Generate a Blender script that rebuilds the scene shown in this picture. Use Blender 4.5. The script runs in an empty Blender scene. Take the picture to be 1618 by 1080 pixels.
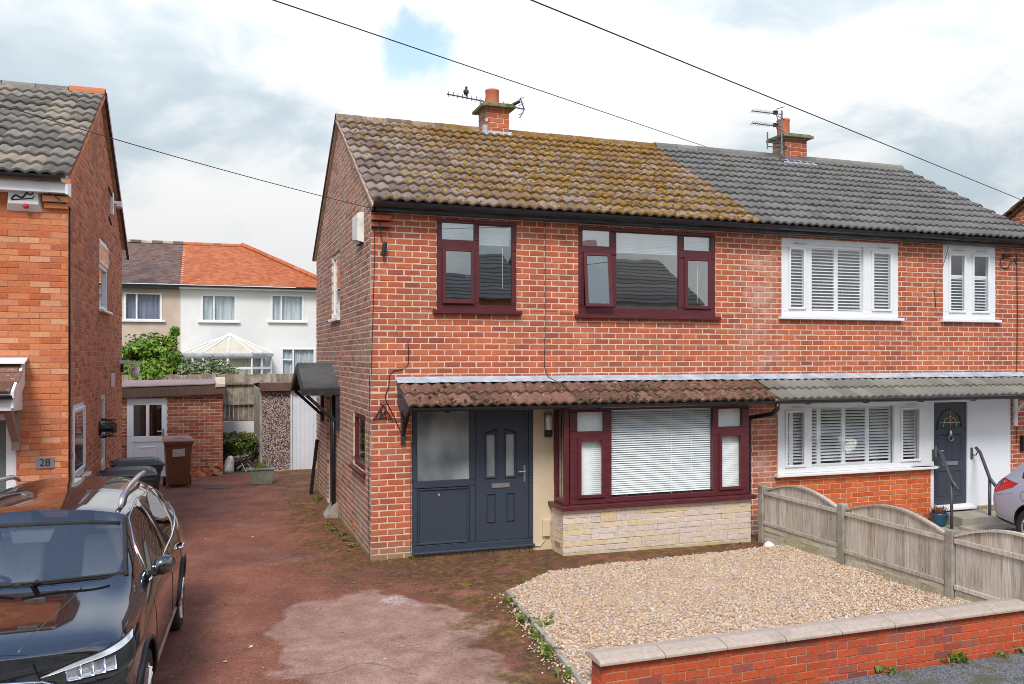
import bpy, bmesh, math, random
from math import sin, cos, pi, radians, sqrt
from mathutils import Vector, Matrix, noise as mnoise
from mathutils.bvhtree import BVHTree
import numpy as np
random.seed(7)
S = bpy.context.scene
COL = S.collection
# ------------------------------------------------------------------ camera, world, sun, exposure
CAM = Vector((-2.0, -11.45, 2.76)); YAW = math.atan(471/1345.)
cd = bpy.data.cameras.new('camera'); cd.lens = 36*1345/1618.; cd.sensor_width = 36; cd.shift_y = 22/1618.
cd.clip_start = .05; cd.clip_end = 3000
co = bpy.data.objects.new('camera', cd); COL.objects.link(co); S.camera = co
co.location = CAM; co.rotation_euler = (pi/2, 0, -YAW)
SUN_EL, SUN_AZ = radians(48), radians(206)      # azimuth clockwise from +Y (north)
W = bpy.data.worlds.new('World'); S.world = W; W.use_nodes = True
sd = bpy.data.lights.new('sun', 'SUN'); sd.energy = 1.45; sd.angle = radians(18); sd.color = (1, .95, .88)
so = bpy.data.objects.new('sun', sd); COL.objects.link(so); so.location = (0, -20, 40)
_d = Vector((sin(SUN_AZ)*cos(SUN_EL), cos(SUN_AZ)*cos(SUN_EL), sin(SUN_EL)))
so.rotation_euler = (-_d).to_track_quat('-Z', 'Y').to_euler()
S.view_settings.view_transform = 'Standard'; S.view_settings.look = 'None'
S.view_settings.gamma = 1; S.view_settings.use_curve_mapping = False; S.view_settings.exposure = 0.98
S.cycles.filter_width = .9

class N:
    """tiny node-graph helper"""
    def __init__(s, nt): s.nt = nt
    def n(s, t, ins=None, **kw):
        x = s.nt.nodes.new(t)
        for k, v in kw.items(): setattr(x, k, v)
        for k, v in (ins or {}).items():
            if hasattr(v, 'is_output') or isinstance(v, bpy.types.NodeSocket): s.nt.links.new(v, x.inputs[k])
            else: x.inputs[k].default_value = v
        return x
    def math(s, op, a, b=0., c=None, clamp=False):
        d = {0: a, 1: b}
        if c is not None: d[2] = c
        return s.n('ShaderNodeMath', d, operation=op, use_clamp=clamp).outputs[0]
    def mix(s, f, a, b, bt='MIX'):
        x = s.n('ShaderNodeMix', data_type='RGBA', blend_type=bt)
        for k, v in ((0, f), (6, a), (7, b)):
            if isinstance(v, bpy.types.NodeSocket): s.nt.links.new(v, x.inputs[k])
            else: x.inputs[k].default_value = v if k == 0 else ((*v, 1) if len(v) == 3 else v)
        return x.outputs[2]
    def noise(s, vec, scale, detail=4, rough=.55, dist=0.):
        return s.n('ShaderNodeTexNoise', {'Vector': vec, 'Scale': scale, 'Detail': detail, 'Roughness': rough, 'Distortion': dist}).outputs['Fac']
    def ramp(s, f, stops, interp='LINEAR'):
        x = s.n('ShaderNodeValToRGB'); r = x.color_ramp; r.interpolation = interp
        while len(r.elements) < len(stops): r.elements.new(.5)
        for e, (p, c) in zip(r.elements, stops):
            e.position = p; e.color = (*c, 1) if hasattr(c, '__len__') else (c, c, c, 1)
        s.nt.links.new(f, x.inputs[0]); return x.outputs[0]
    def smooth(s, f, a, b):
        return s.n('ShaderNodeMapRange', {'Value': f, 'From Min': a, 'From Max': b}, interpolation_type='SMOOTHSTEP').outputs[0]

def world():
    nt = W.node_tree; nt.nodes.clear(); g = N(nt)
    tc = g.n('ShaderNodeTexCoord').outputs['Generated']
    sx = g.n('ShaderNodeSeparateXYZ', {0: tc}); x, y, z = sx.outputs
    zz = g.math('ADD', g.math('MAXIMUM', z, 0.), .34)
    p = g.n('ShaderNodeCombineXYZ', {0: g.math('DIVIDE', x, zz), 1: g.math('DIVIDE', y, zz), 2: g.math('MULTIPLY', z, 1.2)}).outputs[0]
    warp = g.n('ShaderNodeTexNoise', {'Vector': p, 'Scale': 1.7, 'Detail': 3.}).outputs['Color']
    pw = g.n('ShaderNodeVectorMath', {0: p, 1: g.n('ShaderNodeVectorMath', {0: warp, 'Scale': .55}, operation='SCALE').outputs[0]}, operation='ADD').outputs[0]
    n1 = g.noise(pw, 2.6, 10, .55)
    n2 = g.noise(g.n('ShaderNodeVectorMath', {0: pw, 1: (3.1, 7.7, 1.3)}, operation='ADD').outputs[0], 1.25, 8, .55)
    n3 = g.noise(g.n('ShaderNodeVectorMath', {0: pw, 1: (9.1, 1.7, 4.3)}, operation='ADD').outputs[0], 1.05, 7, .6)
    # cloud thickness and its lit / grey undersides
    shade = g.smooth(g.math('ADD', g.math('MULTIPLY', n2, .7), g.math('MULTIPLY', n1, .3)), .41, .565)
    ccol = g.ramp(shade, [(0, (.56, .66, .73)), (.28, (.70, .78, .83)), (.58, (.87, .905, .925)), (1, (.975, .978, .98))])
    # open blue: one hole in the cloud over the roofs, more of it towards the zenith
    hd = Vector((sin(YAW)+cos(YAW)*(-.105), cos(YAW)-sin(YAW)*(-.105), .362)).normalized()
    dt = g.n('ShaderNodeVectorMath', {0: g.n('ShaderNodeVectorMath', {0: tc}, operation='NORMALIZE').outputs[0], 1: hd}, operation='DOT_PRODUCT').outputs['Value']
    n4 = g.noise(tc, 9., 6, .6)
    hole = g.math('MULTIPLY', g.smooth(g.math('ADD', dt, g.math('MULTIPLY', g.math('SUBTRACT', n4, .5), .0055)), .9985, .9999), .95)
    zen = g.math('MULTIPLY', g.smooth(z, .42, .75), g.smooth(n3, .30, .48))
    open_ = g.math('MAXIMUM', g.math('MULTIPLY', hole, .85), g.math('MAXIMUM', g.math('MULTIPLY', zen, .95), g.math('MULTIPLY', g.smooth(n3, .60, .80), .5)))
    sky = g.n('ShaderNodeTexSky', sky_type='NISHITA', sun_disc=False, sun_elevation=SUN_EL, sun_rotation=SUN_AZ, air_density=1.0, dust_density=.6, ozone_density=2.)
    b1 = g.n('ShaderNodeBackground', {0: sky.outputs[0], 1: .15}); b2 = g.n('ShaderNodeBackground', {0: ccol, 1: g.math('MULTIPLY', g.math('ADD', g.math('MULTIPLY', g.math('MAXIMUM', z, 0.), 1.7), .92), .40)})  # clouds brighten towards the unseen zenith to lift the light on the walls
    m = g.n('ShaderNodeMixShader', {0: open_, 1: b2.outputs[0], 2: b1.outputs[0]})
    o = g.n('ShaderNodeOutputWorld'); nt.links.new(m.outputs[0], o.inputs[0])
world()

# ------------------------------------------------------------------ materials
def newmat(name):
    m = bpy.data.materials.new(name); m.use_nodes = True; nt = m.node_tree
    return m, N(nt), nt.nodes['Principled BSDF']
def L(g, a, b): g.nt.links.new(a, b)
def bump(g, b, h, st=.3, dist=.01):
    x = g.n('ShaderNodeBump', {'Height': h, 'Strength': st, 'Distance': dist}); L(g, x.outputs[0], b.inputs['Normal'])
def pos(g): return g.n('ShaderNodeNewGeometry').outputs['Position']
def plain(name, c1, c2=None, sc=6, rough=.7, metal=0., spec=.5, bmp=0., bsc=60, coat=0., stretch=None, contrast=(.35, .65)):
    m, g, b = newmat(name); v = pos(g)
    if stretch: v = g.n('ShaderNodeVectorMath', {0: v, 1: stretch}, operation='MULTIPLY').outputs[0]
    if c2 is None: c2 = tuple(c*.88 for c in c1)
    f = g.smooth(g.noise(v, sc, 6, .6), *contrast)
    L(g, g.mix(f, c1, c2), b.inputs['Base Color'])
    b.inputs['Roughness'].default_value = rough; b.inputs['Metallic'].default_value = metal
    b.inputs['Specular IOR Level'].default_value = spec; b.inputs['Coat Weight'].default_value = coat; b.inputs['Coat Roughness'].default_value = .03
    if bmp: bump(g, b, g.noise(v, bsc, 4, .6), bmp, .008)
    return m
def rnd(g):
    a = g.n('ShaderNodeObjectInfo').outputs['Random']; i = g.n('ShaderNodeNewGeometry').outputs['Random Per Island']
    return g.math('FRACT', g.math('ADD', a, i))
def pieces(name, stops, rough=.85, grain=.25, gsc=55, stain=None, ssc=1.2, srange=(.5, .75), bmp=.3, spec=.3, extra=None):
    """material of things laid piece by piece: each piece takes its own colour from the ramp"""
    m, g, b = newmat(name); v = pos(g)
    c = g.ramp(rnd(g), stops, 'LINEAR')
    gr = g.noise(v, gsc, 5, .7)
    c = g.mix(grain, c, g.ramp(gr, [(.25, .25), (.75, .85)]), 'OVERLAY')
    if stain:
        c = g.mix(g.smooth(g.noise(v, ssc, 6, .62), *srange), c, stain)
    if extra: c = extra(g, v, c)
    L(g, c, b.inputs['Base Color']); b.inputs['Roughness'].default_value = rough; b.inputs['Specular IOR Level'].default_value = spec
    if bmp: bump(g, b, gr, bmp, .006)
    return m
def damp_low(g, v, c):
    z = sepz(g, v)[2]; nz = g.noise(v, 3., 5, .6)
    return g.mix(g.math('MULTIPLY', g.smooth(g.math('ADD', z, g.math('MULTIPLY', nz, -.2)), -.06, -.2), .6), c, (.34, .32, .12))
def sepz(g, v): return g.n('ShaderNodeSeparateXYZ', {0: v}).outputs
def damp_base(g, v, c):        # splash-back dirt and algae low on a wall, pale lime bloom in blotches
    z = sepz(g, v)[2]; nz = g.noise(v, 3., 5, .6)
    f = g.math('MULTIPLY', g.smooth(g.math('ADD', z, g.math('MULTIPLY', nz, -.35)), .12, -.16), .75)
    c = g.mix(f, c, (.27, .22, .13))
    return c
def efflor(g, v, c):
    c = damp_base(g, v, c)
    st = g.noise(g.n('ShaderNodeVectorMath', {0: v, 1: (1.7, 1.7, .3)}, operation='MULTIPLY').outputs[0], 1.6, 6, .62)
    c = g.mix(.55, c, g.ramp(st, [(.3, .33), (.5, .5), (.7, .68)]), 'OVERLAY')
    x = sepz(g, v)[0]
    band = g.math('MULTIPLY', g.smooth(x, 5.6, 6.0), g.smooth(x, 6.75, 6.2))
    n = g.smooth(g.noise(v, 2.3, 7, .65), .42, .66)
    f = g.math('MAXIMUM', g.math('MULTIPLY', g.math('MULTIPLY', band, n), .55), g.math('MULTIPLY', g.smooth(g.noise(v, .9, 7, .7), .6, .8), .35))
    return g.mix(f, c, (.60, .41, .35))
MT = {}
MT['brick'] = pieces('red_brick', [(0, (.27, .085, .062)), (.06, (.36, .095, .055)), (.4, (.43, .110, .056)), (.7, (.47, .125, .058)), (.92, (.50, .150, .068)), (1, (.40, .13, .09))], gsc=45, grain=.35, extra=efflor)
MT['brick_side'] = pieces('weathered_brick', [(0, (.22, .115, .088)), (.3, (.31, .155, .115)), (.6, (.38, .19, .138)), (.85, (.42, .23, .17)), (1, (.44, .19, .12))], gsc=45, grain=.35, stain=(.31, .24, .19), srange=(.42, .7), extra=damp_base)
MT['brick_orange'] = pieces('orange_brick', [(0, (.44, .115, .045)), (.2, (.52, .15, .058)), (.5, (.57, .185, .075)), (.78, (.60, .22, .095)), (.92, (.63, .31, .17)), (1, (.42, .11, .05))], gsc=30, grain=.45)
MT['brick_rust'] = pieces('rust_brick', [(0, (.30, .08, .045)), (.2, (.46, .135, .065)), (.6, (.55, .18, .085)), (.88, (.60, .23, .115)), (1, (.34, .10, .06))], gsc=40, grain=.4, stain=(.36, .16, .10), srange=(.5, .75))
MT['brick_new'] = pieces('new_brick', [(0, (.46, .085, .025)), (.5, (.55, .115, .030)), (1, (.60, .15, .045))], gsc=45, grain=.25)
MT['brick_garden'] = pieces('garden_wall_brick', [(0, (.42, .075, .03)), (.5, (.52, .095, .035)), (.78, (.48, .085, .04)), (.9, (.26, .07, .05)), (1, (.36, .10, .07))], gsc=30, grain=.45, stain=(.19, .07, .05), ssc=3.2, srange=(.6, .75))
MT['brick_garage'] = pieces('garage_brick', [(0, (.20, .07, .05)), (.3, (.33, .09, .06)), (.55, (.40, .115, .07)), (.75, (.32, .16, .09)), (1, (.42, .20, .11))], gsc=45, grain=.3)
def mortar(name, c, c2): return plain(name, c, c2, 7, .95, 0, .2, .3, 90)
MT['mortar'] = mortar('mortar_pale', (.74, .57, .44), (.58, .43, .33)); MT['mortar_side'] = mortar('mortar_side', (.78, .60, .49), (.66, .50, .40))
MT['mortar_pink'] = mortar('mortar_pink', (.46, .20, .13), (.37, .17, .12)); MT['mortar_rust'] = mortar('mortar_rust', (.56, .36, .26), (.42, .24, .17))
MT['mortar_gw'] = mortar('mortar_garden', (.50, .36, .24), (.34, .27, .17))
MT['upvc'] = plain('white_upvc', (.80, .81, .83), (.76, .77, .79), 3, .3); MT['render_white'] = plain('white_render', (.80, .79, .77), (.72, .71, .69), .8, .9, bmp=.2, bsc=120)
MT['panel_white'] = plain('white_panel', (.79, .81, .86), (.77, .79, .84), 1, .45)
MT['render_pink'] = plain('pink_render', (.60, .48, .40), (.52, .40, .32), 1.3, .95, bmp=.3, bsc=90)
MT['cream'] = plain('cream_render', (.66, .55, .385), (.60, .49, .33), 2.2, .85, bmp=.15, bsc=60)
MT['wood_red'] = plain('rosewood_frame', (.085, .014, .020), (.11, .022, .026), 5, .36, stretch=(1, 1, 8))
MT['grey_door'] = plain('slate_grey_door', (.036, .048, .070), (.042, .055, .078), 30, .42, bmp=.08, bsc=180)
MT['grey_door2'] = plain('blue_grey_door', (.040, .052, .075), (.048, .060, .085), 30, .4)
MT['black_paint'] = plain('black_paint', (.018, .020, .023), (.035, .038, .04), 9, .45); MT['black_plastic'] = plain('black_plastic', (.012, .012, .014), (.02, .02, .022), 4, .32)
MT['fascia_black'] = plain('weathered_black_board', (.022, .026, .032), (.07, .085, .10), 7, .55, stretch=(.35, 1, 3), bmp=.3, bsc=30)
MT['cable_grey'] = plain('grey_cable', (.045, .045, .05), None, 3, .7); MT['lead'] = plain('lead_flashing', (.50, .53, .58), (.34, .37, .42), 4, .55, .15, bmp=.4, bsc=14)
MT['lead_dark'] = plain('dark_lead', (.18, .20, .24), (.12, .13, .16), 4, .5, .2)
MT['felt'] = plain('mineral_felt', (.055, .055, .055), (.10, .10, .095), 1.8, .95, bmp=.5, bsc=160)
MT['concrete'] = plain('concrete', (.42, .38, .31), (.28, .26, .21), 3, .9, bmp=.4, bsc=60); MT['concrete_post'] = plain('concrete_post', (.38, .35, .30), (.24, .22, .17), 5, .9, bmp=.5, bsc=80)
MT['coping'] = pieces('coping_stone', [(0, (.43, .345, .275)), (1, (.50, .40, .325))], gsc=25, grain=.35, stain=(.33, .28, .22), ssc=2.4, srange=(.52, .78), bmp=.4)
MT['stone'] = pieces('sandstone', [(0, (.64, .48, .27)), (.2, (.64, .53, .41)), (.5, (.63, .50, .44)), (.75, (.62, .53, .48)), (.92, (.66, .56, .45)), (1, (.64, .50, .31))], gsc=22, grain=.45, bmp=.9, stain=(.46, .40, .24), ssc=1.6, srange=(.66, .9), extra=damp_low)
MT['stone_joint'] = plain('stone_joint', (.52, .43, .33), (.44, .36, .27), 6, .95)
MT['gboard'] = pieces('mossy_gravel_board', [(0, (.36, .33, .23)), (.5, (.46, .41, .31)), (1, (.54, .50, .40))], gsc=25, grain=.55, stain=(.30, .29, .12), ssc=2.5, srange=(.48, .72), bmp=.9)
MT['rail_paint'] = plain('slate_grey_paint', (.055, .060, .072), (.07, .075, .088), 9, .4); MT['terracotta'] = plain('terracotta', (.52, .145, .065), (.45, .13, .06), 5, .7); MT['chim_cap'] = plain('mossy_cap', (.10, .11, .03), (.24, .22, .15), 6, .95, bmp=.8, bsc=25)
MT['fence_wood'] = pieces('weathered_fence_board', [(0, (.34, .28, .22)), (.3, (.50, .43, .35)), (.55, (.40, .36, .32)), (.8, (.54, .46, .375)), (1, (.60, .53, .45))], gsc=6, grain=.0, bmp=0)
def wood_extra(m, amt=.75):
    g = N(m.node_tree); b = m.node_tree.nodes['Principled BSDF']; v = pos(g)
    vs = g.n('ShaderNodeVectorMath', {0: v, 1: (9, 9, .55)}, operation='MULTIPLY').outputs[0]
    f = g.noise(vs, 6, 7, .65); src = b.inputs['Base Color'].links[0].from_socket
    bl = g.smooth(g.noise(v, 2.6, 5, .6), .45, .68)
    c = g.mix(amt, src, g.ramp(f, [(.25, .12), (.5, .5), (.75, .86)]), 'OVERLAY')
    c = g.mix(g.math('MULTIPLY', bl, .45), c, (.60, .55, .48))
    kn = g.n('ShaderNodeTexVoronoi', {'Vector': g.n('ShaderNodeVectorMath', {0: v, 1: (5, 5, 2.2)}, operation='MULTIPLY').outputs[0], 'Scale': 1.3}).outputs['Distance']
    c = g.mix(g.math('MULTIPLY', g.smooth(kn, .075, .03), .75), c, (.10, .06, .035))
    L(g, c, b.inputs['Base Color']); bump(g, b, f, .35, .006)
wood_extra(MT['fence_wood'])
MT['back_fence'] = pieces('old_fence_board', [(0, (.17, .13, .095)), (.5, (.24, .19, .14)), (1, (.30, .235, .17))], gsc=8, grain=.3)
wood_extra(MT['back_fence'], .5)
MT['soil'] = plain('soil', (.09, .065, .045), (.14, .11, .07), 4, 1., bmp=.6, bsc=30)
MT['earth'] = plain('grass_ground', (.07, .10, .03), (.10, .09, .045), 2, 1., bmp=.5, bsc=20)
MT['pebble'] = pieces('pebble', [(0, (.50, .31, .145)), (.15, (.62, .43, .26)), (.35, (.70, .54, .39)), (.5, (.54, .38, .29)), (.62, (.80, .70, .58)), (.72, (.26, .18, .145)), (.86, (.66, .46, .24)), (.94, (.40, .35, .34)), (1, (.84, .77, .68))], grain=.2, gsc=120, bmp=0, rough=.75)
MT['bird'] = plain('dark_plumage', (.016, .016, .02), (.03, .028, .03), 40, .5); MT['steel'] = plain('galvanised_steel', (.16, .16, .165), (.24, .24, .245), 20, .45, .7)
MT['chrome'] = plain('chrome', (.72, .73, .75), (.68, .69, .71), 3, .12, 1.); MT['silver_rail'] = plain('satin_silver', (.60, .61, .63), (.56, .57, .59), 3, .28, .9)
MT['rubber'] = plain('rubber', (.014, .014, .014), (.025, .024, .022), 8, .8); MT['dirty_white'] = plain('dirty_white_box', (.74, .73, .68), (.52, .52, .36), 6, .6, contrast=(.5, .75))
MT['brown_bin'] = plain('brown_bin_plastic', (.15, .058, .024), (.18, .075, .032), 2.5, .5); MT['brown_lid'] = plain('faded_brown_lid', (.46, .25, .19), (.38, .19, .135), 5, .6)
MT['grey_bin'] = plain('dark_grey_bin', (.016, .017, .021), (.026, .028, .032), 3, .34); MT['label_white'] = plain('paper_label', (.62, .60, .58), (.45, .40, .38), 30, .6)
MT['fascia_brown'] = plain('brown_fascia', (.105, .060, .042), (.135, .082, .058), 4, .5, stretch=(5, 1, 1)); MT['garage_roof'] = plain('mauve_roof_edge', (.33, .23, .21), (.28, .185, .17), 3, .7)
MT['buff_trim'] = plain('buff_trim', (.60, .47, .36), (.5, .38, .28), 5, .8)
MT['white_metal'] = plain('white_painted_steel', (.72, .74, .78), (.66, .68, .72), 2.5, .4); MT['planter'] = plain('grey_trough', (.27, .30, .26), (.20, .22, .17), 6, .7)
MT['blue_pot'] = plain('blue_glaze', (.025, .10, .17), (.02, .08, .14), 9, .25); MT['paint_silver'] = plain('pale_mauve_metallic', (.43, .43, .53), (.44, .44, .54), 3, .45, .2, coat=.25)
MT['car_black'] = plain('black_car_paint', (.006, .006, .008), (.006, .006, .008), 3, .12, 0, .6, coat=1.); MT['car_black'].node_tree.nodes['Principled BSDF'].inputs['Coat IOR'].default_value = 2.0; MT['tail_red'] = plain('red_lens', (.62, .02, .015), (.55, .015, .012), 9, .12, coat=1.)
MT['seat'] = plain('grey_leather', (.78, .79, .81), (.70, .71, .73), 8, .5); MT['dark_trim'] = plain('dark_trim', (.03, .03, .034), (.045, .045, .05), 8, .6)
MT['lens'] = plain('headlamp_lens', (.30, .32, .35), (.55, .57, .60), 22, .08, .6, coat=1.); MT['led'] = plain('headlamp_reflector', (.75, .77, .80), None, 8, .15, .4)
MT['tile_brown'] = None
MT['roof_brown'] = pieces('brown_clay_tile', [(0, (.11, .075, .065)), (.5, (.17, .11, .092)), (1, (.23, .14, .11))], stain=(.08, .065, .065), ssc=.5, srange=(.45, .7), gsc=8)
MT['roof_orange'] = pieces('orange_clay_tile', [(0, (.38, .105, .04)), (.5, (.46, .145, .06)), (1, (.52, .19, .09))], stain=(.40, .12, .06), ssc=.9, srange=(.5, .8), gsc=8)
MT['curtain'] = plain('net_curtain', (.36, .42, .44), (.55, .60, .62), 3, .9, stretch=(14, 1, .4)); MT['curtain_blue'] = plain('blue_curtain', (.12, .14, .20), (.22, .25, .33), 2.2, .9, stretch=(9, 1, .2))
MT['blind'] = plain('white_blind', (.90, .92, .92), None, 4, .5); MT['interior'] = plain('interior_wall', (.66, .63, .58), None, 2, .9)
MT['poly_roof'] = plain('polycarbonate_sheet', (.66, .60, .46), (.60, .53, .38), 2, .35); MT['straw'] = plain('dry_debris', (.20, .16, .09), (.36, .30, .20), 7, .95)
MT['leaf_red'] = plain('dry_leaf', (.20, .08, .05), (.32, .16, .10), 30, .8)
MT['orange_piece'] = pieces('broken_terracotta', [(0, (.40, .10, .045)), (.6, (.52, .17, .08)), (1, (.38, .25, .14))], gsc=25)
def moss_extra(x0, x1, amount, cols, top=0., lo=.46):
    def f(g, v, c):
        x, y, z = sepz(g, v)
        n = g.math('ADD', g.math('MULTIPLY', g.noise(v, 5.5, 6, .68), .62), g.math('MULTIPLY', g.noise(v, 22, 4, .6), .38))
        bias = g.math('MULTIPLY', g.smooth(x, x0, x1), .13)
        tp = g.math('MULTIPLY', g.smooth(z, 6.0, 6.8), top)
        k = g.math('ADD', g.math('ADD', n, bias), tp)
        col = g.ramp(g.noise(v, 9, 5, .6), [(.25, cols[0]), (.5, cols[1]), (.75, cols[2])])
        li = g.smooth(g.noise(v, 14, 5, .7), .56, .68)                     # lichen
        c = g.mix(g.math('MULTIPLY', li, .55), c, (.48, .44, .36))
        return g.mix(g.math('MULTIPLY', g.smooth(k, lo, lo+.10), amount), c, col)
    return f
MOSS = ((.12, .058, .012), (.23, .115, .015), (.31, .19, .024))
MT['tile_moss'] = pieces('mossy_tile', [(0, (.145, .104, .086)), (.5, (.225, .172, .146)), (1, (.31, .25, .215))], gsc=40, grain=.4, bmp=.6, extra=moss_extra(.2, 2.4, .92, MOSS, .07, .585))
MT['tile_grey'] = pieces('grey_tile', [(0, (.122, .118, .115)), (.5, (.148, .144, .140)), (1, (.176, .170, .165))], gsc=40, grain=.25, bmp=.3, stain=(.15, .15, .115), ssc=.9, srange=(.5, .8))
MT['tile_left'] = pieces('lichened_tile', [(0, (.115, .105, .095)), (.4, (.185, .17, .15)), (.8, (.255, .23, .195)), (1, (.30, .25, .19))], gsc=30, grain=.45, bmp=.5, stain=(.34, .29, .20), ssc=4, srange=(.56, .75))
MT['tile_red'] = pieces('red_canopy_tile', [(0, (.115, .056, .040)), (.6, (.16, .075, .053)), (1, (.22, .112, .082))], gsc=35, grain=.35, bmp=.5, extra=moss_extra(-2, 9, .9, ((.03, .022, .01), (.055, .04, .014), (.10, .08, .02)), 0, .57))
MT['tile_greyc'] = pieces('grey_canopy_tile', [(0, (.165, .152, .130)), (.6, (.195, .182, .155)), (1, (.225, .21, .18))], gsc=35, grain=.3, bmp=.4)
MT['moss'] = pieces('moss_clump', [(0, MOSS[0]), (.45, MOSS[1]), (.8, MOSS[2]), (1, (.36, .25, .035))], gsc=60, grain=.4, bmp=.8)
MT['moss_dark'] = pieces('dark_moss_clump', [(0, (.02, .016, .008)), (.6, (.05, .038, .012)), (1, (.09, .07, .02))], gsc=60, grain=.4)
def leafmat(name, stops, tr=.25):
    m, g, b = newmat(name); c = g.ramp(rnd(g), stops); L(g, c, b.inputs['Base Color']); b.inputs['Roughness'].default_value = .5
    t = g.n('ShaderNodeBsdfTranslucent', {0: c}); mx = g.n('ShaderNodeMixShader', {0: tr, 1: b.outputs[0], 2: t.outputs[0]})
    L(g, mx.outputs[0], m.node_tree.nodes['Material Output'].inputs[0]); return m
MT['leaf'] = leafmat('bush_leaf', [(0, (.06, .14, .012)), (.5, (.15, .29, .022)), (.85, (.26, .40, .035)), (1, (.42, .42, .05))])
MT['leaf_var'] = leafmat('variegated_leaf', [(0, (.08, .13, .05)), (.5, (.16, .23, .09)), (.75, (.36, .40, .22)), (1, (.58, .56, .40))])
MT['weed'] = leafmat('weed_leaf', [(0, (.07, .13, .015)), (.6, (.16, .25, .03)), (1, (.30, .30, .05))])
MT['stem'] = plain('bark', (.07, .05, .035), (.11, .08, .05), 12, .9)
def glassmat(name, tint, ior=1.5, extra=.04, rough=.0, refl=(1, 1, 1)):
    m, g, b = newmat(name); m.node_tree.nodes.remove(b)
    bf = g.n('ShaderNodeNewGeometry').outputs['Backfacing']          # both faces of a pane reflect alike
    fr = g.n('ShaderNodeFresnel', {0: g.math('ADD', ior, g.math('MULTIPLY', bf, 1/ior-ior))}).outputs[0]
    f = g.math('ADD', fr, extra, clamp=True)
    nn = g.n('ShaderNodeBump', {'Height': g.noise(pos(g), 1.1, 2, .5), 'Strength': .035, 'Distance': .05})
    gl = g.n('ShaderNodeBsdfGlossy', {0: (*refl, 1), 'Roughness': rough, 'Normal': nn.outputs[0]}); tr = g.n('ShaderNodeBsdfTransparent', {0: (*tint, 1)})
    mx = g.n('ShaderNodeMixShader', {0: f, 1: tr.outputs[0], 2: gl.outputs[0]})
    L(g, mx.outputs[0], m.node_tree.nodes['Material Output'].inputs[0]); return m
MT['glass'] = glassmat('window_glass', (.99, 1, 1), 1.38, .0); MT['glass_house'] = glassmat('upstairs_glass', (.93, .97, .985), 1.5, .17)
MT['glass_clear'] = glassmat('shutter_window_glass', (.98, .99, 1), 1.45, .04); MT['glass_car'] = glassmat('tinted_glass', (.90, .93, .95), 1.6, .10, 0.); MT['glass_side'] = glassmat('dark_side_glass', (.12, .13, .14), 1.5, .10)
def frosted():
    m, g, b = newmat('frosted_glass'); v = pos(g)
    c = g.ramp(g.noise(g.n('ShaderNodeVectorMath', {0: v, 1: (1, 1, .7)}, operation='MULTIPLY').outputs[0], 2.4, 2, .4), [(.3, (.10, .13, .14)), (.5, (.24, .28, .29)), (.7, (.40, .45, .44))])
    L(g, c, b.inputs['Base Color']); b.inputs['Roughness'].default_value = .22; b.inputs['Specular IOR Level'].default_value = .6
    bump(g, b, g.noise(v, 300, 2), .15, .002); return m
MT['frosted'] = frosted(); MT['frosted_dark'] = plain('grey_green_glass', (.10, .125, .125), (.15, .18, .175), 1.2, .15, 0, .6)
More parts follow.
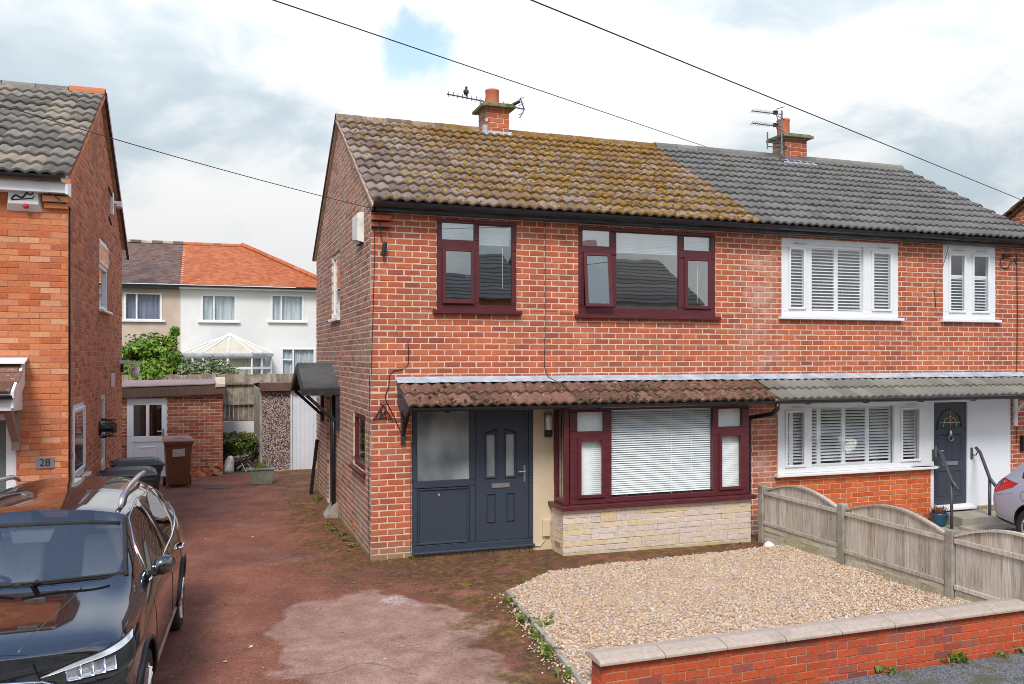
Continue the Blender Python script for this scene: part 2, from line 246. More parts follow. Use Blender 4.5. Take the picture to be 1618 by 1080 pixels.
def tarmac():
    m, g, b = newmat('red_tarmac'); v = pos(g); x, y, z = sepz(g, v)
    fine = g.noise(v, 95, 3, .75); mid = g.noise(v, 1.4, 7, .6); fin2 = g.noise(v, 38, 4, .7)
    c = g.ramp(g.math('ADD', g.math('MULTIPLY', g.math('ADD', g.math('MULTIPLY', fine, .5), g.math('MULTIPLY', g.noise(v, 48, 3, .8), .5)), .62), g.math('MULTIPLY', mid, .38)), [(.32, (.100, .036, .022)), (.5, (.260, .092, .054)), (.66, (.44, .205, .13))])
    # the worn, dried-out pale area in the middle of the drive
    w = g.n('ShaderNodeTexNoise', {'Vector': v, 'Scale': 1.1, 'Detail': 6.}).outputs['Color']
    wx = g.math('ADD', x, g.math('MULTIPLY', g.math('SUBTRACT', sepz(g, w)[0], .5), 1.7)); wy = g.math('ADD', y, g.math('MULTIPLY', g.math('SUBTRACT', sepz(g, w)[1], .5), 1.7))
    d = g.math('SQRT', g.math('ADD', g.math('POWER', g.math('DIVIDE', g.math('ADD', wx, .42), 1.12), 2.), g.math('POWER', g.math('DIVIDE', g.math('ADD', wy, 3.35), 2.05), 2.)))
    pale = g.ramp(g.math('ADD', g.math('MULTIPLY', fine, .5), g.math('MULTIPLY', g.noise(v, 4, 6, .65), .5)), [(.34, (.27, .145, .105)), (.5, (.41, .245, .185)), (.64, (.56, .40, .32))])
    c = g.mix(g.math('MULTIPLY', g.smooth(d, 1.03, .92), .80), c, pale)
    d2 = g.math('SQRT', g.math('ADD', g.math('POWER', g.math('DIVIDE', g.math('ADD', wx, .1), .30), 2.), g.math('POWER', g.math('DIVIDE', g.math('ADD', wy, 1.75), .28), 2.)))
    c = g.mix(g.math('MULTIPLY', g.smooth(d2, 1.1, .6), g.smooth(fin2, .40, .58)), c, (.60, .46, .42))
    # worn grey patches beside the house
    c = g.mix(g.math('MULTIPLY', g.math('MULTIPLY', g.smooth(g.noise(v, .8, 6, .6), .56, .66), g.smooth(y, -1.2, .6)), .55), c, (.27, .19, .165))
    # moss film near the walls and along the gravel
    near = g.math('MAXIMUM', g.math('MULTIPLY', g.smooth(y, -1.9, -.3), g.smooth(x, -1.6, .3)), g.math('MULTIPLY', g.smooth(x, -.2, 1.25), g.smooth(y, -.2, -1.5)))
    mo = g.smooth(g.math('ADD', g.noise(v, 2.6, 7, .66), g.math('MULTIPLY', near, .17)), .50, .66)
    mc = g.ramp(g.noise(v, 11, 5, .6), [(.3, (.05, .027, .013)), (.52, (.13, .068, .016)), (.72, (.27, .19, .022))])
    c = g.mix(g.math('MULTIPLY', g.math('MULTIPLY', mo, g.smooth(near, .0, .45)), .86), c, mc)
    c = g.mix(g.math('MULTIPLY', g.smooth(g.noise(v, .55, 5, .6), .45, .65), .4), c, (.095, .040, .036))
    vo = sepz(g, g.n('ShaderNodeTexVoronoi', {'Vector': v, 'Scale': 75.}).outputs['Color'])[0]
    vo2 = sepz(g, g.n('ShaderNodeTexVoronoi', {'Vector': v, 'Scale': 36.}).outputs['Color'])[1]
    sp = g.math('ADD', g.math('MULTIPLY', vo, .55), g.math('MULTIPLY', vo2, .45))
    c = g.mix(1., c, g.ramp(sp, [(.15, .74), (.5, .98), (.85, 1.)]), 'MULTIPLY')
    c = g.mix(g.math('MULTIPLY', g.smooth(sp, .74, .92), .16), c, (.55, .38, .32))
    c = g.mix(g.math('MULTIPLY', g.smooth(fin2, .66, .74), .35), c, (.46, .33, .29))
    wv = g.n('ShaderNodeVectorMath', {0: v, 1: g.n('ShaderNodeVectorMath', {0: g.n('ShaderNodeTexNoise', {'Vector': v, 'Scale': 2.5, 'Detail': 4.}).outputs['Color'], 'Scale': .35}, operation='SCALE').outputs[0]}, operation='ADD').outputs[0]
    ck = g.n('ShaderNodeTexVoronoi', {'Vector': wv, 'Scale': .42}, feature='DISTANCE_TO_EDGE').outputs['Distance']
    c = g.mix(g.math('MULTIPLY', g.math('MULTIPLY', g.smooth(ck, .010, .002), g.smooth(g.noise(v, .9, 3), .42, .55)), .36), c, (.055, .03, .018))
    oil = g.smooth(g.noise(v, 1.9, 5, .6), .63, .74)
    c = g.mix(g.math('MULTIPLY', oil, .45), c, (.07, .035, .026))
    L(g, c, b.inputs['Base Color']); b.inputs['Roughness'].default_value = .88; b.inputs['Specular IOR Level'].default_value = .35
    bump(g, b, fine, .7, .008); return m
MT['tarmac'] = tarmac()
def asphalt():
    m, g, b = newmat('grey_asphalt'); v = pos(g)
    fine = g.noise(v, 70, 4, .75)
    c = g.ramp(fine, [(.32, (.045, .046, .05)), (.5, (.18, .18, .185)), (.66, (.38, .38, .38))])
    vo = sepz(g, g.n('ShaderNodeTexVoronoi', {'Vector': v, 'Scale': 60.}).outputs['Color'])[0]
    c = g.mix(1., c, g.ramp(vo, [(.1, .45), (.6, .95), (.9, 1.)]), 'MULTIPLY')
    c = g.mix(g.math('MULTIPLY', g.smooth(g.noise(v, 3.2, 6, .6), .48, .62), .75), c, (.095, .09, .028))
    L(g, c, b.inputs['Base Color']); b.inputs['Roughness'].default_value = .9; bump(g, b, fine, .8, .01); return m
MT['asphalt'] = asphalt()
def pebbledash():
    m, g, b = newmat('pebbledash'); v = pos(g)
    vo = g.n('ShaderNodeTexVoronoi', {'Vector': v, 'Scale': 58.}); cc = sepz(g, vo.outputs['Color'])[0]
    c = g.ramp(cc, [(0, (.06, .035, .03)), (.3, (.16, .09, .08)), (.55, (.36, .27, .24)), (.8, (.56, .48, .44)), (1, (.72, .68, .64))], 'CONSTANT')
    L(g, c, b.inputs['Base Color']); b.inputs['Roughness'].default_value = .8
    bump(g, b, g.math('MULTIPLY', vo.outputs['Distance'], -1.), .8, .012); return m
MT['pebbledash'] = pebbledash()

# ------------------------------------------------------------------ builders
ORG = {}
class MB:
    def __init__(s): s.v = []; s.f = []; s.m = []; s.cur = 0
    def mat(s, i): s.cur = i; return s
    def add(s, vs, fs):
        b = len(s.v); s.v += [tuple(p) for p in vs]; s.f += [tuple(b+i for i in f) for f in fs]; s.m += [s.cur]*len(fs); return s
    def box(s, x0, x1, y0, y1, z0, z1):
        return s.add([(x0, y0, z0), (x1, y0, z0), (x1, y1, z0), (x0, y1, z0), (x0, y0, z1), (x1, y0, z1), (x1, y1, z1), (x0, y1, z1)],
                     [(3, 2, 1, 0), (4, 5, 6, 7), (0, 1, 5, 4), (1, 2, 6, 5), (2, 3, 7, 6), (3, 0, 4, 7)])
    def prism(s, pts, vec):
        n = len(pts); v = Vector(vec); a = [Vector(p) for p in pts]
        return s.add(a+[p+v for p in a], [tuple(range(n))[::-1], tuple(range(n, 2*n))]+[(i, (i+1) % n, n+(i+1) % n, n+i) for i in range(n)])
    def fbox(s, F, u0, u1, d0, d1, z0, z1):
        return s.add([F.p(u, d, z) for z in (z0, z1) for u, d in ((u0, d1), (u1, d1), (u1, d0), (u0, d0))],
                     [(3, 2, 1, 0), (4, 5, 6, 7), (0, 1, 5, 4), (1, 2, 6, 5), (2, 3, 7, 6), (3, 0, 4, 7)])
    def bbox(s, F, u0, u1, d0, d1, z0, z1, c=.006):
        """box with its front edges chamfered"""
        a = [F.p(u, d0, z) for u, z in ((u0, z0), (u1, z0), (u1, z1), (u0, z1))]
        b = [F.p(u, d1-c, z) for u, z in ((u0, z0), (u1, z0), (u1, z1), (u0, z1))]
        t = [F.p(u, d1, z) for u, z in ((u0+c, z0+c), (u1-c, z0+c), (u1-c, z1-c), (u0+c, z1-c))]
        fs = [(8, 9, 10, 11), (3, 2, 1, 0)]
        for i in range(4):
            j = (i+1) % 4; fs += [(i, j, 4+j, 4+i), (4+i, 4+j, 8+j, 8+i)]
        return s.add(a+b+t, fs)
    def tube(s, path, r, n=6, cap=True):
        P = [Vector(p) for p in path]; rs = r if hasattr(r, '__len__') else [r]*len(P)
        vs = []; up = None
        for i, p in enumerate(P):
            t = (P[min(i+1, len(P)-1)]-P[max(i-1, 0)]).normalized()
            a = up if up is not None else (Vector((0, 0, 1)) if abs(t.z) < .9 else Vector((1, 0, 0)))
            x = t.cross(a).normalized(); y = x.cross(t).normalized(); up = y
            vs += [p+(x*cos(2*pi*k/n)+y*sin(2*pi*k/n))*rs[i] for k in range(n)]
        fs = [(i*n+k, i*n+(k+1) % n, (i+1)*n+(k+1) % n, (i+1)*n+k) for i in range(len(P)-1) for k in range(n)]
        if cap: fs += [tuple(range(n))[::-1], tuple(range((len(P)-1)*n, len(P)*n))]
        return s.add(vs, fs)
    def lathe(s, prof, c=(0, 0, 0), n=16, M=None):
        vs = []
        for r, z in prof:
            for k in range(n):
                p = Vector((r*cos(2*pi*k/n), r*sin(2*pi*k/n), z))
                vs.append((M @ p if M else p)+Vector(c))
        fs = [(i*n+k, i*n+(k+1) % n, (i+1)*n+(k+1) % n, (i+1)*n+k) for i in range(len(prof)-1) for k in range(n)]
        fs += [tuple(range(n))[::-1], tuple(range((len(prof)-1)*n, len(prof)*n))]
        return s.add(vs, fs)
    def build(s, name, mats, parent=None, smooth=False, loc=None, bevel=0.):
        if not isinstance(mats, (list, tuple)): mats = [mats]
        o = ORG[parent.name] if parent is not None else (Vector(loc) if loc is not None else Vector((0, 0, 0)))
        me = bpy.data.meshes.new(name); me.from_pydata([tuple(Vector(p)-o) for p in s.v], [], s.f)
        for m in mats: me.materials.append(m)
        me.polygons.foreach_set('material_index', s.m)
        if smooth: me.polygons.foreach_set('use_smooth', [True]*len(s.f))
        me.update(); ob = bpy.data.objects.new(name, me); COL.objects.link(ob); ORG[ob.name] = o
        if bevel:
            md = ob.modifiers.new('edge', 'BEVEL'); md.width = bevel; md.segments = 2; md.limit_method = 'ANGLE'; md.angle_limit = radians(40)
        if parent is not None: ob.parent = parent
        else: ob.location = o
        return ob
class Fr:
    """wall frame: u along the wall, d outward, z up"""
    def __init__(s, o, ang): s.o = Vector(o); s.a = ang; s.c = cos(ang); s.s = sin(ang)
    def p(s, u, d, z): return Vector((s.o.x+s.c*u+s.s*d, s.o.y+s.s*u-s.c*d, s.o.z+z))
def tag(o, label=None, cat=None, group=None, kind=None):
    if label: o['label'] = label
    if cat: o['category'] = cat
    if group: o['group'] = group
    if kind: o['kind'] = kind
    return o
def thing(name, label, cat, loc=(0, 0, 0), group=None):
    o = bpy.data.objects.new(name, None); COL.objects.link(o); o.location = loc; o.empty_display_size = .2
    ORG[o.name] = Vector(loc); return tag(o, label, cat, group)
def inst(name, mesh, parent, loc, rot=(0, 0, 0)):
    o = bpy.data.objects.new(name, mesh); COL.objects.link(o); o.parent = parent
    o.location = Vector(loc)-ORG[parent.name]; o.rotation_euler = rot; ORG[o.name] = Vector(loc); return o
def rects_minus(r, holes):
    u0, u1, z0, z1 = r
    us = sorted({u0, u1} | {h[i] for h in holes for i in (0, 1) if u0 < h[i] < u1}); zs = sorted({z0, z1} | {h[i] for h in holes for i in (2, 3) if z0 < h[i] < z1})
    out = []
    for a, b in zip(zs, zs[1:]):
        run = None
        for c, d in zip(us, us[1:]):
            mu, mz = (c+d)/2, (a+b)/2
            if any(h[0] < mu < h[1] and h[2] < mz < h[3] for h in holes):
                if run: out.append((run[0], run[1], a, b)); run = None
            else: run = (run[0], d) if run else (c, d)
        if run: out.append((run[0], run[1], a, b))
    return out
def proj(p):
    d = Vector(p)-CAM; s_, c_ = sin(YAW), cos(YAW); Z = s_*d.x+c_*d.y; R = c_*d.x-s_*d.y
    return (809+1345*R/Z, 562-1345*d.z/Z, Z) if Z > .1 else (-9e3, -9e3, Z)
def lay(F, u0, u1, z0, z1, course, pitch, joint, openings=(), clip=None, phase=0.):
    out = []; k = 0; z = z0
    while z < z1-.012:
        za, zb = z, min(z+course-joint, z1)
        cuts = sorted({za, zb} | {e for o in openings for e in (o[2], o[3]) if za+.01 < e < zb-.01})
        for a, b in zip(cuts, cuts[1:]):
            if b-a < .014: continue
            iv = [(u0, u1)]
            for o in openings:
                if o[2] < b-.003 and o[3] > a+.003:
                    n = []
                    for x, y in iv:
                        if o[1] <= x or o[0] >= y: n.append((x, y)); continue
                        if o[0] > x: n.append((x, o[0])); 
                        if o[1] < y: n.append((o[1], y))
                    iv = n
            if clip:
                lb, rb = clip(a); lt, rt = clip(b)
            s0 = u0-pitch*(((k % 2)*.5+phase) % 1.)
            j = 0
            while s0+j*pitch < u1:
                s, e = s0+j*pitch, s0+(j+1)*pitch-joint; j += 1
                for x, y in iv:
                    p, q = max(s, x), min(e, y)
                    if q-p < .022: continue
                    if clip:
                        bb, tt = (max(p, lb), min(q, rb)), (max(p, lt), min(q, rt))
                        if bb[1]-bb[0] < .02: continue
                        if tt[1]-tt[0] < .004: m_ = (min(max((bb[0]+bb[1])/2, lt), rt)); tt = (m_-.002, m_+.002)
                        out.append((F, bb[0], bb[1], tt[0], tt[1], a, b))
                    else: out.append((F, p, q, p, q, a, b))
        z += course; k += 1
    return out
def brick_mesh(w, h, seed, t=None, depth=.03, c=.0035, jit=.0016):
    r = random.Random(seed); t0, t1 = (t if t else (-w/2, w/2)); R = lambda: r.uniform(-jit, jit)
    def ring(e, y, jj):
        return [(-w/2+e+R()*jj, y+R()*jj, -h/2+e+R()*jj), (w/2-e+R()*jj, y+R()*jj, -h/2+e+R()*jj), (t1-e+R()*jj, y+R()*jj, h/2-e+R()*jj), (t0+e+R()*jj, y+R()*jj, h/2-e+R()*jj)]
    vs = ring(0, depth, 0)+ring(0, c, 1)+ring(c, 0, 1)
    fs = [(8, 9, 10, 11)]
    for i in range(4):
        j = (i+1) % 4; fs += [(i, j, 4+j, 4+i), (4+i, 4+j, 8+j, 8+i)]
    return vs, fs
MESHES = {}
def lay_bricks(parent, groups, limit=300, name='brick', stuffname='brickwork', jit=.0016, proud=.002):
    """groups: list of (bricks, material). The largest in view become objects, the rest one joined part."""
    allb = []
    for bs, m in groups:
        for b in bs:
            F, p, q, tp, tq, a, z = b; c = F.p((p+q)/2, 0, (a+z)/2); e1 = proj(F.p(p, 0, a)); e2 = proj(F.p(q, 0, z)); x, y, Z = proj(c)
            vis = 4 < x < 1614 and 4 < y < 1076
            allb.append((abs(e2[0]-e1[0])*abs(e2[1]-e1[1]) if vis and Z > 0 else 0, b, m))
    allb.sort(key=lambda t: -t[0]); left = {}
    for i, (ar, (F, p, q, tp, tq, a, z), m) in enumerate(allb):
        w, h = q-p, z-a; t = (tp-(p+q)/2, tq-(p+q)/2); straight = abs(tp-p) < 1e-4 and abs(tq-q) < 1e-4
        dd = random.uniform(-proud, proud); c = F.p((p+q)/2, dd, (a+z)/2)
        if i < limit and ar > 0:
            key = (m.name, round(w, 3), round(h, 3), random.randrange(4) if straight else (round(t[0], 3), round(t[1], 3)))
            if key not in MESHES:
                vs, fs = brick_mesh(w, h, hash(key) % 9999, None if straight else t, jit=jit); me = bpy.data.meshes.new(name); me.from_pydata(vs, [], fs); me.materials.append(m); MESHES[key] = me
            inst(name, MESHES[key], parent, c, (random.uniform(-.004, .004), random.uniform(-.005, .005), F.a+random.uniform(-.004, .004)))
        else:
            vs, fs = brick_mesh(w, h, i, None if straight else t, jit=jit)
            L_ = left.setdefault(m.name, (m, MB()))[1]
            L_.add([(c.x+F.c*x-F.s*y, c.y+F.s*x+F.c*y, c.z+zz) for x, y, zz in vs], fs)
    if left:
        M = MB(); mats = []
        for k, (m, b) in enumerate(left.values()): mats.append(m); M.mat(k).add(b.v, b.f)
        tag(M.build(stuffname, mats, parent), kind='stuff')
# ---- windows
def window(parent, F, r, cells, fm, d0=-.075, d1=-.012, sash=(), sillz=None, sw=.05, glass='glass_house', name='window', sillm=None, openamt=0., ext=.06):
    fb = MB()
    for a in rects_minus(r, cells): fb.bbox(F, a[0], a[1], d0, d1, a[2], a[3], .005)
    w = fb.build(name, MT[fm], parent)
    for i, c in enumerate(cells):
        u0, u1, z0, z1 = c; dp = d0+.03
        if i in sash:
            e = .018; b = MB(); oa = openamt if i == sash[0] else 0.
            R = (u0-e, u1+e, z0-e, z1+e); H = (u0+sw-e, u1-sw+e, z0+sw-e, z1-sw+e)
            class Fo(Fr):
                def __init__(s): s.a = F.a
                def p(s, u, d, z): return F.p(u, d+oa*(R[3]-z), z)      # top-hung sash pushed out at its foot
            G = Fo()
            for s_ in ((R[0], H[0], R[2], R[3]), (H[1], R[1], R[2], R[3]), (H[0], H[1], R[2], H[2]), (H[0], H[1], H[3], R[3])): b.bbox(G, *s_[:2], d1+.002, d1+.026, *s_[2:], .007)
            b.build('sash', MT[fm], w)
            MB().fbox(G, H[0]-.005, H[1]+.005, d1+.006, d1+.012, H[2]-.005, H[3]+.005).build('pane', MT[glass], w)
        else: MB().fbox(F, u0-.004, u1+.004, dp, dp+.006, z0-.004, z1+.004).build('pane', MT[glass], w)
    if sillz is not None:
        MB().bbox(F, r[0]-ext, r[1]+ext, d0, d1+.085, r[2]-sillz, r[2]-.002, .006).build('sill', MT[sillm or fm], w)
    return w
def slats(w, F, u0, u1, z0, z1, pitch, depth, tilt, d, th=.003, name='slat', m='blind', shared={}, tilt1=None):
    key = (round(u1-u0, 3), depth, m)
    if key not in shared:
        b = MB(); L_ = u1-u0; c = depth/2
        b.add([(x, y, t) for x in (-L_/2, L_/2) for y in (-c, c) for t in (0, th)], [(0, 2, 6, 4), (1, 5, 7, 3), (0, 4, 5, 1), (2, 3, 7, 6), (0, 1, 3, 2), (4, 6, 7, 5)])
        me = bpy.data.meshes.new(name); me.from_pydata(b.v, [], b.f); me.materials.append(MT[m]); shared[key] = me
    z = z1
    while z > z0:
        t = (z1-z)/(z1-z0); tt = tilt+((tilt1-tilt)*t if tilt1 is not None else 0)
        inst(name, shared[key], w, F.p((u0+u1)/2, d, z), (tt+random.uniform(-.02, .02), random.uniform(-.002, .002), F.a)); z -= pitch
def shutter(w, F, u0, u1, z0, z1, d=-.085, st=.045, pitch=.052, tilt=.45, both=True):
    b = MB()
    for a in rects_minus((u0, u1, z0, z1), [(u0+st, u1-st*.8, z0+.05, z1-.05)]): b.bbox(F, a[0], a[1], d-.02, d+.012, a[2], a[3], .004)
    b.build('shutter_frame', MT['blind'], w)
    slats(w, F, u0+st, u1-st*.8, z0+.06, z1-.065, pitch, .055, tilt, d, .005, 'louvre')
# ---- roofs
def tile_mesh(m, width=.30, length=.40, amp=.035, rise=.046, lip=.030, segs=12, rolls=2, key=0):
    vs = []; fs = []; R = random.Random(key)
    def pr(t):
        q = (t*rolls) % 1.; return amp*(.5-.5*cos(2*pi*q))**.8
    for i in range(segs+1):
        t = i/segs; x = (t-.5)*(width+.012); h = pr(t); j = R.uniform(-.0025, .0025)
        vs += [(x, j, h+rise-lip), (x, j, h+rise), (x, length, h+.002)]
    for i in range(segs):
        a, b = i*3, (i+1)*3; fs += [(a, b, b+1, a+1), (a+1, b+1, b+2, a+2)]
    me = bpy.data.meshes.new('tile'); me.from_pydata(vs, [], fs); me.materials.append(m)
    me.polygons.foreach_set('use_smooth', [i % 2 == 1 for i in range(len(fs))]); return me
def tiles(parent, m, x0, nx, width, y0, z0, pitch, rows, gauge, **kw):
    ms = [tile_mesh(m, width=width, key=k, **kw) for k in range(4)]
    for r in range(rows):
        for i in range(nx):
            s = r*gauge; p = (x0+(i+.5)*width+random.uniform(-.003, .003), y0+s*cos(pitch), z0+s*sin(pitch)+random.uniform(-.004, .004))
            inst('tile', random.choice(ms), parent, p, (pitch+random.uniform(-.008, .008), random.uniform(-.008, .008), random.uniform(-.012, .012)))
def halfpipe(b, x0, x1, y, z, r, r2=None, n=8, down=False, side=1):
    """gutter (open upward) or ridge tile (down) along x"""
    r2 = r2 or r-.006; vs = []; s_ = -1 if not down else 1
    for x in (x0, x1):
        for rr in (r, r2):
            for k in range(n+1):
                a = pi*k/n; vs.append((x, y-rr*cos(a), z+s_*rr*sin(a)))
    m = n+1; fs = []
    for k in range(n): fs += [(k, k+1, 2*m+k+1, 2*m+k), (m+k, 3*m+k, 3*m+k+1, m+k+1), (k, m+k, m+k+1, k+1), (2*m+k, 2*m+k+1, 3*m+k+1, 3*m+k)]
    for k in (0, n): fs.append((k, m+k, 3*m+k, 2*m+k))
    return b.add(vs, fs)
def text(body, size, F, u, d, z, m, parent, ext=.004, name='number', bold=0.):
    c = bpy.data.curves.new(name, 'FONT'); c.body = body; c.size = size; c.extrude = ext; c.align_x = 'CENTER'; c.align_y = 'CENTER'; c.offset = bold
    c.materials.append(m); o = bpy.data.objects.new(name, c); COL.objects.link(o); o.parent = parent
    bpy.context.view_layer.update(); me = bpy.data.meshes.new_from_object(o); bpy.data.objects.remove(o)
    o = bpy.data.objects.new(name, me); COL.objects.link(o); o.parent = parent
    o.location = F.p(u, d, z)-ORG[parent.name]; o.rotation_euler = (pi/2, 0, F.a); return o

# ------------------------------------------------------------------ ground, drive, pavement
def zd(x, y): return -.020*max(0., -y-.8) - .012*max(0., min(x, 6.))*(1 if y < .5 else 0)
def sheet(name, xs, ys, zf, m, label=None, kind='structure'):
    b = MB(); nx, ny = len(xs), len(ys)
    b.add([(x, y, zf(x, y)) for y in ys for x in xs], [(j*nx+i, j*nx+i+1, (j+1)*nx+i+1, (j+1)*nx+i) for j in range(ny-1) for i in range(nx-1)])
    o = b.build(name, m, smooth=True); tag(o, label, kind=kind); return o
lin = lambda a, b, n: [a+(b-a)*i/(n-1) for i in range(n)]
sheet('ground', [-700, -60, 60, 700], [-700, -60, 60, 900], lambda x, y: -.36, MT['earth'], 'grassy ground running out to the horizon')
sheet('garden_ground', lin(-14, 16, 6), lin(9.6, 40, 6), lambda x, y: .0, MT['earth'], 'grassy back garden ground behind the garages')
sheet('driveway', lin(-9, 6.9, 54), lin(-5.18, 10.1, 52), lambda x, y: -.5 if x > .97 and y < -4.85 else zd(x, y)+.012*(mnoise.noise(Vector((x*.6, y*.6, 0)))), MT['tarmac'], 'worn red tarmac driveway with a pale dried patch')
sheet('side_driveway', lin(5.95, 15, 10), lin(-5.15, 0.0, 8), lambda x, y: -.10-.02*max(0, -y-.8), MT['concrete'], 'concrete drive in front of the right-hand house')
sheet('pavement', lin(-40, 40, 30), lin(-7.3, -5.1, 4), lambda x, y: -.20, MT['asphalt'], 'grey asphalt pavement along the street')
sheet('road', lin(-60, 60, 10), [-13.2, -10, -7.3], lambda x, y: -.31, MT['asphalt'], 'grey asphalt road')
MB().box(-40, 40, -7.32, -7.2, -.4, -.196).build('kerb', MT['concrete'])['kind'] = 'structure'
sheet('pavement_opposite', lin(-40, 40, 10), [-15, -13.2], lambda x, y: -.2, MT['asphalt'], 'grey pavement on the far side of the road')

# ------------------------------------------------------------------ house with the mossy roof
PI = math.atan(.575); TOP = 4.72
FA = Fr((0, 0, 0), 0); GA = Fr((0, 0, 0), -pi/2)
A_open = [(.907, 2.08, 3.40, 4.665), (3.04, 5.365, 3.37, 4.665), (.56, 5.67, -.30, 2.28)]
G_open = [(-4.09, -3.03, 3.41, 4.55), (-1.57, -.50, 1.12, 1.92), (-4.72, -3.80, -.3, 2.02)]
HA = thing('semi_detached_house', 'red brick semi with mossy tiled roof, burgundy windows and grey front door', 'house', (0, 0, 0), 'attached pair of semis')
def gclip(z, dep=6.5, top=TOP):
    e = max(0., (z-top)/.575); return (-(dep-e), -e)
def shell(parent, F, u0, u1, z0, z1, openings, m, name='wall', th=.10, rec=.0045, tri=None):
    b = MB()
    for a in rects_minus((u0, u1, z0, z1), openings): b.fbox(F, a[0], a[1], -th, -rec, a[2], a[3])
    if tri: b.prism([F.p(tri[0], -th, z1), F.p(tri[1], -th, z1), F.p((tri[0]+tri[1])/2, -th, z1+(tri[1]-tri[0])/2*.575)], F.p(0, -rec, 0)-F.p(0, -th, 0))
    return b.build(name, m, parent)
shell(HA, FA, .0, 6.05, -.3, TOP, A_open, MT['mortar'])
shell(HA, GA, -6.5, -.10, -.3, TOP, G_open, MT['mortar_side'], tri=(-6.5, 0))
b = MB().box(.1, 5.95, 6.4, 6.5, -.3, 4.72); b.box(.1, 5.9, .11, 6.4, 2.48, 2.62); b.box(5.95, 6.05, .11, 6.4, -.3, 4.72); b.box(.1, 5.9, .11, 6.4, -.05, 0); b.box(.1, 5.9, .11, 6.4, 4.66, 4.71); b.box(2.4, 2.5, .3, 6.4, 0, 2.48); b.box(2.5, 2.6, .3, 6.4, 2.62, 4.66)
b.build('partition', MT['interior'], HA)
C84, P28, J = .084, .2285, .0165
fb = lay(FA, 0, 6.05, -.168, TOP, C84, P28, J, A_open, phase=.0)
gb = lay(GA, -6.5, 0, -.168, 6.62, C84, P28, .019, G_open, gclip, phase=.0)
# alternate the bond so that headers and stretchers swap at the corner
lay_bricks(HA, [(fb, MT['brick']), (gb, MT['brick_side'])])
def corbel(parent, F, u0, u1, z, m, flip=1):
    b = MB(); b.bbox(F, u0, u1, -.02, .045, z, z+.068, .004); b.bbox(F, u0, u1, -.02, .10, z+.084, z+.15, .004); return b.build('corbel', m, parent)
corbel(HA, FA, -.005, .26, 4.50, MT['brick'])
b = MB().fbox(FA, -.005, .24, .0, .11, 4.49, 4.498).fbox(FA, -.005, .24, 0, .05, 4.575, 4.583)
b.build('corbel_edge', MT['black_paint'], HA)
# roof
def roof(parent, x0, x1, ey, ez, run, m_tile, nx, rows=12, gauge=.334, back=True, wdt=.30, und='mortar_side', **kw):
    n = Vector((0, -sin(PI), cos(PI))); ry = ey+run; rz = ez+run*.575; t = .05
    b = MB()
    for sg in (1, -1) if back else (1,):
        a0 = Vector((0, ey if sg == 1 else 2*ry-ey, ez-.02)); a1 = Vector((0, ry, rz-.02)); dn = Vector((0, 0, -t))
        b.prism([(x0, *a0.yz), (x0, *a1.yz), (x0, *(a1+dn).yz), (x0, *(a0+dn).yz)], (x1-x0, 0, 0))
    r = b.build('roof', MT[und], parent)
    tiles(r, m_tile, x0, nx, wdt, ey-.03, ez-.01, PI, rows, gauge, **kw)
    return r, ry, rz
def ridge(r, x0, n, L_, y, z, m, rad=.115):
    for i in range(n):
        b = MB(); halfpipe(b, x0+i*L_+.004, x0+(i+1)*L_-.004, y, z+random.uniform(-.004, .004), rad, rad-.02, 8, True); b.build('ridge_tile', m, r, smooth=False)
RA, ry, rz = roof(HA, -.03, 6.05, -.24, 4.81, 3.49, MT['tile_moss'], 20, wdt=.3035)
ridge(RA, -.05, 14, .436, ry, rz-.04, MT['tile_moss'])
b = MB()                                                   # back-slope verge and mortar bedding seen against the sky
b.prism([(-.055, ry, rz+.02), (-.055, 2*ry+.26, 4.80), (-.055, 2*ry+.26, 4.74), (-.055, ry, rz-.04)], (.06, 0, 0)); b.build('verge', MT['fascia_black'], RA)
b = MB(); b.prism([(-.045, -.22, 4.77), (-.045, ry, rz-.03), (-.045, ry, rz-.07), (-.045, -.22, 4.73)], (.05, 0, 0)); b.build('undercloak', MT['brick_side'], RA)
def mossify(parent, x0, x1, ey, ez, rows, gauge, pitch, n, m, dens, zr=(.02, .05), seed=3):
    """cushions of moss in the pans and on the tile edges"""
    r = random.Random(seed); b = MB(); k = 0
    while k < n:
        row = r.randrange(rows); x = r.uniform(x0, x1); t = r.random()**2*.2
        y = ey+(row*gauge+t)*cos(pitch); z = ez+(row*gauge+t)*sin(pitch)
        if mnoise.noise(Vector((x*.9, y*.9, 1.7)))*.5+.5 + r.uniform(-.22, .22) < dens(x, y): k += .3; continue
        k += 1; q = ((x-x0)/.3035*2) % 1.; h = .035*(.5-.5*cos(2*pi*q))**.8+.044*(1-t/.4)
        R = r.uniform(*zr); hh = R*r.uniform(.35, .6); a0 = r.random()*6; m5 = 6
        vs = [(x, y, z+h+hh)]; 
        for rr, zz in ((.6, .75), (1., .0)):
            for i in range(m5):
                a = a0+2*pi*i/m5; q_ = rr*R*r.uniform(.75, 1.2); vs.append((x+q_*cos(a), y+q_*sin(a)*cos(pitch)*.8, z+h+hh*zz+q_*sin(a)*sin(pitch)*.8-.006*(zz == 0)))
        fs = [(0, 1+i, 1+(i+1) % m5) for i in range(m5)]+[(1+i, 1+m5+i, 1+m5+(i+1) % m5, 1+(i+1) % m5) for i in range(m5)]
        b.add(vs, fs)
    return tag(b.build('moss', m, parent, smooth=True), kind='stuff')
mossify(RA, .1, 6.0, -.26, 4.81, 12, .334, PI, 4200, MT['moss'], lambda x, y: .62-.15*min(1, x/2.5)-.02*y, (.012, .036))
